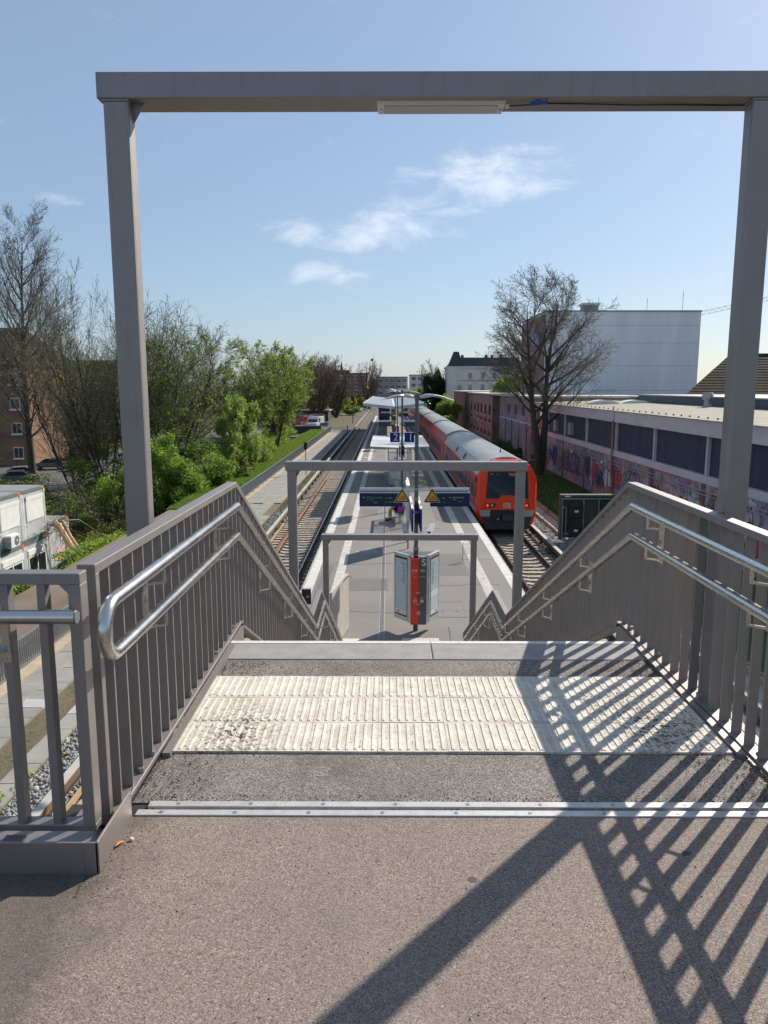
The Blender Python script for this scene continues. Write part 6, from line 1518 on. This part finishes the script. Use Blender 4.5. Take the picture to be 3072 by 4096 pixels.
def shrub(name, label, lumps, n, size, mats, seed, group=None, stem=True, cat='shrub'):
    lo = min(c[2]-r[2] for c,r in lumps); cx = sum(c[0] for c,r in lumps)/len(lumps); cy = sum(c[1] for c,r in lumps)/len(lumps)
    base = (cx,cy,lo); t = thing(name, label, cat, base, group); off = np.array(base)
    rg = np.random.default_rng(seed); vol = np.array([r[0]*r[1]*r[2] for c,r in lumps]); vol = vol/vol.sum(); P = []
    for (c,r),f in zip(lumps,vol):
        m = int(n*f); 
        k = 26                                  # clumps give light and dark lobes and a ragged outline
        cc = rg.normal(size=(k,3)); cc /= np.linalg.norm(cc,axis=1)[:,None]; cc *= rg.uniform(.35,.92,(k,1))
        i = rg.integers(0,k,m); d = rg.normal(size=(m,3)); d /= np.linalg.norm(d,axis=1)[:,None]
        q = cc[i]+d*(rg.uniform(.0,1,(m,1))**.45)*rg.uniform(.20,.40,(k,1))[i]
        P.append(q*np.array(r)+np.array(c))
    P = np.concatenate(P); rg.shuffle(P)
    for k,mm in enumerate(mats): leaves_np('foliage', P[k::len(mats)], size, M[mm], t, off, seed+k)
    if stem:
        r2 = random.Random(seed); S = []
        for c,r in lumps:
            for k in range(7):
                p = Vector((c[0]+r2.uniform(-.2,.2)*r[0],c[1]+r2.uniform(-.2,.2)*r[1],c[2]-r[2])); q = Vector(c)+Vector((r2.uniform(-.7,.7)*r[0],r2.uniform(-.7,.7)*r[1],r2.uniform(.1,.8)*r[2])); m_ = p.lerp(q,.5)+Vector((0,0,.2))
                S += [(*p,*m_,.04,.03),(*m_,*q,.03,.012)]
        tubes_np('stems', S, 4, M['bark'], t, off)
    return t
shrub('bright_shrub','large bright green shrub beside the lower part of the portal post',[((-15.8,52,-5.0),(2.3,2.2,3.4)),((-18.0,53,-5.8),(2.2,2,2.8)),((-15.0,52.2,-3.3),(1.4,1.4,2.0)),((-14.2,53,-6.2),(1.4,1.6,1.7))],40000,.075,['lf_bright','lf_mid','lf_bright'],101)
shrub('flowering_shrub','pale green flowering shrub in the left tree row',[((-12.6,62,-4.2),(1.5,1.7,1.9)),((-12.9,62.4,-1.7),(1.2,1.4,2.2)),((-12.0,61.6,-.4),(.8,1.0,1.5)),((-11.5,64.5,-3.6),(1.1,1.4,1.7)),((-11.9,64.9,-1.2),(.9,1.1,1.7)),((-11.2,64.2,-.3),(.6,.8,1.0))],26000,.08,['lf_pale','lf_bright','lf_bright'],102)
shrub('hedge_shrub','grey green shrub next to the grass strip',[((-12.6,68,-4.2),(1.3,3.2,1.7)),((-12.2,73,-4.3),(1.2,3,1.6))],15000,.075,['lf_mid','lf_pale','lf_mid'],103)
shrub('hedge_shrub','green shrub at the start of the grass strip',[((-12.6,55,-4.5),(1.6,2.6,1.5)),((-13.8,52,-4.8),(1.7,2.4,1.7))],18000,.075,['lf_mid','lf_bright','lf_mid'],104)
shrub('brown_shrub','small brownish shrub between the green ones',[((-11.5,60.0,-4.6),(.8,1.2,1.1))],4000,.07,['lf_brown','lf_mid'],105)
shrub('hedge_shrub','dark green undergrowth below the bare trees',[((-17.5,55,-6.6),(2.6,4,2.2)),((-19.5,62,-6.2),(3,4,2.6)),((-16.2,66,-4.9),(2.4,5,2.4))],26000,.09,['lf_mid','lf_dark','lf_mid'],106)
shrub('hedge_shrub','green bushes far along the grass strip',[((-13.6,84,-4.4),(1.5,5,1.5)),((-13.9,95,-4.4),(1.7,5,1.6)),((-13.8,104,-4.6),(1.6,4,1.4))],20000,.09,['lf_mid','lf_bright'],107)
shrub('slope_scrub','yellowish scrub on the slope beside the containers',[((-17.6,46.5,-7.9),(1.5,2.6,1.3)),((-20.5,49,-8.1),(2.2,2.4,1.3)),((-16.4,43,-7.4),(1.0,2.4,.9))],17000,.07,['lf_spring','lf_mid','lf_brown'],108)
shrub('slope_scrub','green weeds along the edge of the dirt path',[((-13.6,34,-5.75),(.9,4.5,.36)),((-14.6,38,-6.4),(1.0,4,.45)),((-14.9,31,-6.9),(1.2,4,.5)),((-13.5,27.5,-5.65),(.8,2.5,.3))],17000,.06,['lf_bright','lf_mid','lf_spring'],109)
shrub('slope_scrub','low leafy branches in front of the lower containers',[((-16.9,33.0,-8.3),(1.0,2.0,1.1)),((-17.4,38,-8.6),(.8,1.8,.8)),((-17.2,36,-8.6),(.8,1.6,.7))],8000,.06,['lf_bright','lf_spring','lf_mid'],110)
shrub('garden_hedge','dark green hedge beyond the parked cars',[((-44,114,-7.6),(5,1.5,1.6)),((-36,112,-7.8),(3,1.5,1.4))],12000,.11,['lf_dark','lf_mid'],111)
shrub('slope_scrub','wide green scrub between the parking lot and the bright shrub',[((-27,56,-7.2),(4,4,2.2)),((-23,60,-6.6),(3.2,4,2.8)),((-32,64,-7.4),(4,4,2.0)),((-22,52,-7.4),(2.8,3,1.8))],32000,.09,['lf_mid','lf_dark','lf_spring'],112)
shrub('forsythia_shrub','yellow blossoming bush at the foot of the far bare trees',[((-15.6,176,-3.6),(2.6,2.6,2.2))],6000,.16,['lf_yellow','lf_spring'],113)
shrub('far_shrub','green bushes on the bank beyond the yard',[((-14.5,196,-3.7),(4,3,2.1)),((-22,190,-3.5),(4,3,2.6)),((-10.5,205,-4.1),(3,3,1.7))],14000,.17,['lf_mid','lf_dark','lf_spring'],114)
shrub('far_shrub','greening bushes in front of the red office block',[((-14.0,215,-1.8),(2.4,2,4.2)),((-11.5,228,-3.2),(2.2,2,2.8))],9000,.18,['lf_mid','lf_spring'],115)
shrub('forsythia_shrub','yellowish bushes at the track curve',[((-7.6,255,-3.0),(3.2,2,2.6)),((-11.8,262,-3.6),(3,2,2.2))],7000,.2,['lf_yellow','lf_brown','lf_spring'],116)
shrub('far_shrub','light green bushes left of the evergreen tree',[((5.2,232,-2.6),(3.4,2,3.2)),((9.2,240,-2.0),(3,2,3.6))],9000,.2,['lf_spring','lf_mid'],117)
shrub('evergreen_tree','dark dense evergreen tree left of the white mansion',[((9.6,178,-.2),(2.3,2.3,5.2)),((11.9,180,.6),(2.2,2.3,5.4)),((10.8,178,2.6),(1.7,1.8,2.6))],26000,.16,['lf_dark'],118,None,True,'tree')
shrub('green_tree','fresh green small tree beyond the train roof',[((9.9,128,-2.6),(2.1,2.4,3.0)),((10.9,131,-2.0),(1.7,2,2.4)),((9.4,122,-4.0),(1.4,2,1.6))],22000,.11,['lf_bright','lf_mid'],119,None,True,'tree')
shrub('green_tree','yellow green small tree behind the brick warehouse roof',[((18.6,112,2.2),(2.6,2,2.3)),((16.4,114,1.4),(1.6,2,1.4))],12000,.12,['lf_bright','lf_spring'],120,None,True,'tree')
shrub('verge_shrub','dark green bush against the wall beyond the big bare tree',[((12.4,84,-4.9),(1.2,3.0,1.0)),((12.5,77,-5.0),(1.0,2.0,.8))],9000,.08,['lf_mid','lf_dark'],121)
# dead branches and broken stump beside the containers
def dead_branches():
    t = thing('broken_tree', 'broken pale tree trunk leaning in front of the sprayed container', 'tree', (-17.6,41.0,-8.3))
    MB().tube([(-16.4,40.6,-8.0),(-17.4,41.2,-7.0),(-18.2,41.7,-6.0),(-18.5,41.9,-5.75)],[.17,.16,.17,.13],8).build('trunk', M['wood'], t, smooth=True); MB().tube([(-16.3,41.0,-8.0),(-17.6,41.8,-6.7),(-18.2,42.2,-5.8)],[.12,.11,.09],8).build('trunk', M['wood'], t, smooth=True)
    rg = random.Random(5); S = []
    for k in range(60):
        p = Vector((-18.4,41.9,-5.9))+Vector((rg.gauss(0,.25),rg.gauss(0,.3),rg.gauss(0,.2))); q = p+Vector((rg.gauss(0,.5),rg.gauss(0,.6),rg.gauss(-.25,.45))); S.append((*p,*q,.02,.008))
    tubes_np('twigs', S, 3, M['twigr'], t, np.array((-17.6,41.0,-8.3)))
    MB().tube([(-18.3,42.0,-5.75),(-17.7,43.2,-5.9),(-17.2,44.2,-6.7),(-17.1,44.8,-8.2)],[.06,.05,.05,.04],6).build('bent_branch', M['slate'], t, smooth=True)
    cfg = mod(MULTI,stems=9,spread=.9,kids=[7,4,3],trunk=.9,rmin=.012)
    tree('dead_bush','tangle of thin bare branches right of the single container',(-17.0,47.2,-8.3),4.2,.05,cfg,91,'twigr','bare bushes',(900,.05,['lf_spring']))
    tree('dead_bush','bare twiggy bush on the slope behind the containers',(-21.5,47.0,-9.0),5.6,.05,cfg,92,'twigr','bare bushes',(500,.05,['lf_spring']))
dead_branches()
# grass blades
def blades(name, n, regs, h, mats, label, seed):
    rg = np.random.default_rng(seed); P = []
    A = np.array([(b-a)*(d-c)*w for a,b,c,d,z,w in regs]); C = (n*A/A.sum()).astype(int)
    for (a,b,c,d,z,w),k in zip(regs,C):
        P.append(np.stack([rg.uniform(a,b,k),rg.uniform(c,d,k),np.full(k,z)],1))
    P = np.concatenate(P); n = len(P); ang = rg.uniform(0,6.28,n); s = h*rg.uniform(.5,1.3,n); wd = h*.16
    dx = np.cos(ang); dy = np.sin(ang); l = rg.uniform(-.6,.6,(n,2))*s[:,None]
    V = np.stack([P+np.stack([dx*wd,dy*wd,0*dx],1),P-np.stack([dx*wd,dy*wd,0*dx],1),P+np.stack([l[:,0],l[:,1],s],1)],1)
    tag(link(name, npmesh(name, V.reshape(-1,3), np.arange(3*n).reshape(-1,3)), M[mats]), label, kind='stuff')
blades('grass', 60000, [(-12.8,-9.5,44,75,-5.41,2.2),(-12.8,-9.5,75,128,-5.41,.8)], .15, 'grassb', 'bright grass blades behind the far fence', 1)
blades('grass', 38000, [(9.25,13.7,36,62,-5.43,1),(9.25,13.7,62,110,-5.43,.4)], .11, 'grassd', 'dark grass blades on the verge below the sprayed wall', 2)
blades('weeds', 5200, [(-7.65,-7.1,12,26,-5.53,1),(-6.60,-6.30,27,64,BZ+.1,.9),(-8.98,-8.86,20,60,-5.47,.6)], .05, 'grassb', 'short weeds growing between walkway slabs and ballast', 3)
blades('weeds', 1800, [(-6.62,-6.20,26,66,BZ+.12,1)], .09, 'lf_brown', 'yellowish weeds along the edge of the ballast', 4)
def dandelion(x, y, z, label, n):
    t = thing('dandelion_plant', label, 'dandelion', (x,y,z), 'dandelions by the walkway'); rg = random.Random(int(x*100+y*10)); mb = MB()
    for k in range(14):
        a = rg.uniform(0,6.28); L = rg.uniform(.06,.13); w = .016; c,s = math.cos(a),math.sin(a)
        mb.add([(x,y,z),(x+c*L*.6-s*w,y+s*L*.6+c*w,z+.05),(x+c*L,y+s*L,z+.04),(x+c*L*.6+s*w,y+s*L*.6-c*w,z+.05)],[(0,1,2,3)])
    mb.build('leaves', M['lf_bright'], t)
    for k in range(n):
        px,py = x+rg.uniform(-.1,.1),y+rg.uniform(-.1,.1); h = rg.uniform(.08,.13)
        f = MB().ball((px,py,z+h),.024,8,6,(1,1,.55)).build('flower', M['dand'], t); MB().tube([(px,py,z),(px,py,z+h)],.003,4).build('flower_stem', M['lf_bright'], f)
dandelion(-6.45,14.2,BZ+.12,'single dandelion plant on the ballast farther from the bridge',1)
dandelion(-6.60,13.2,-5.52,'dandelion plant with two flowers at the trough lids',2); dandelion(-6.62,12.75,-5.52,'dandelion cluster with several flowers nearest the bridge',4); dandelion(-7.1,13.9,-5.52,'dandelion plant on the soil strip',2); dandelion(-6.72,12.35,-5.47,'small dandelion between the trough lids',1)
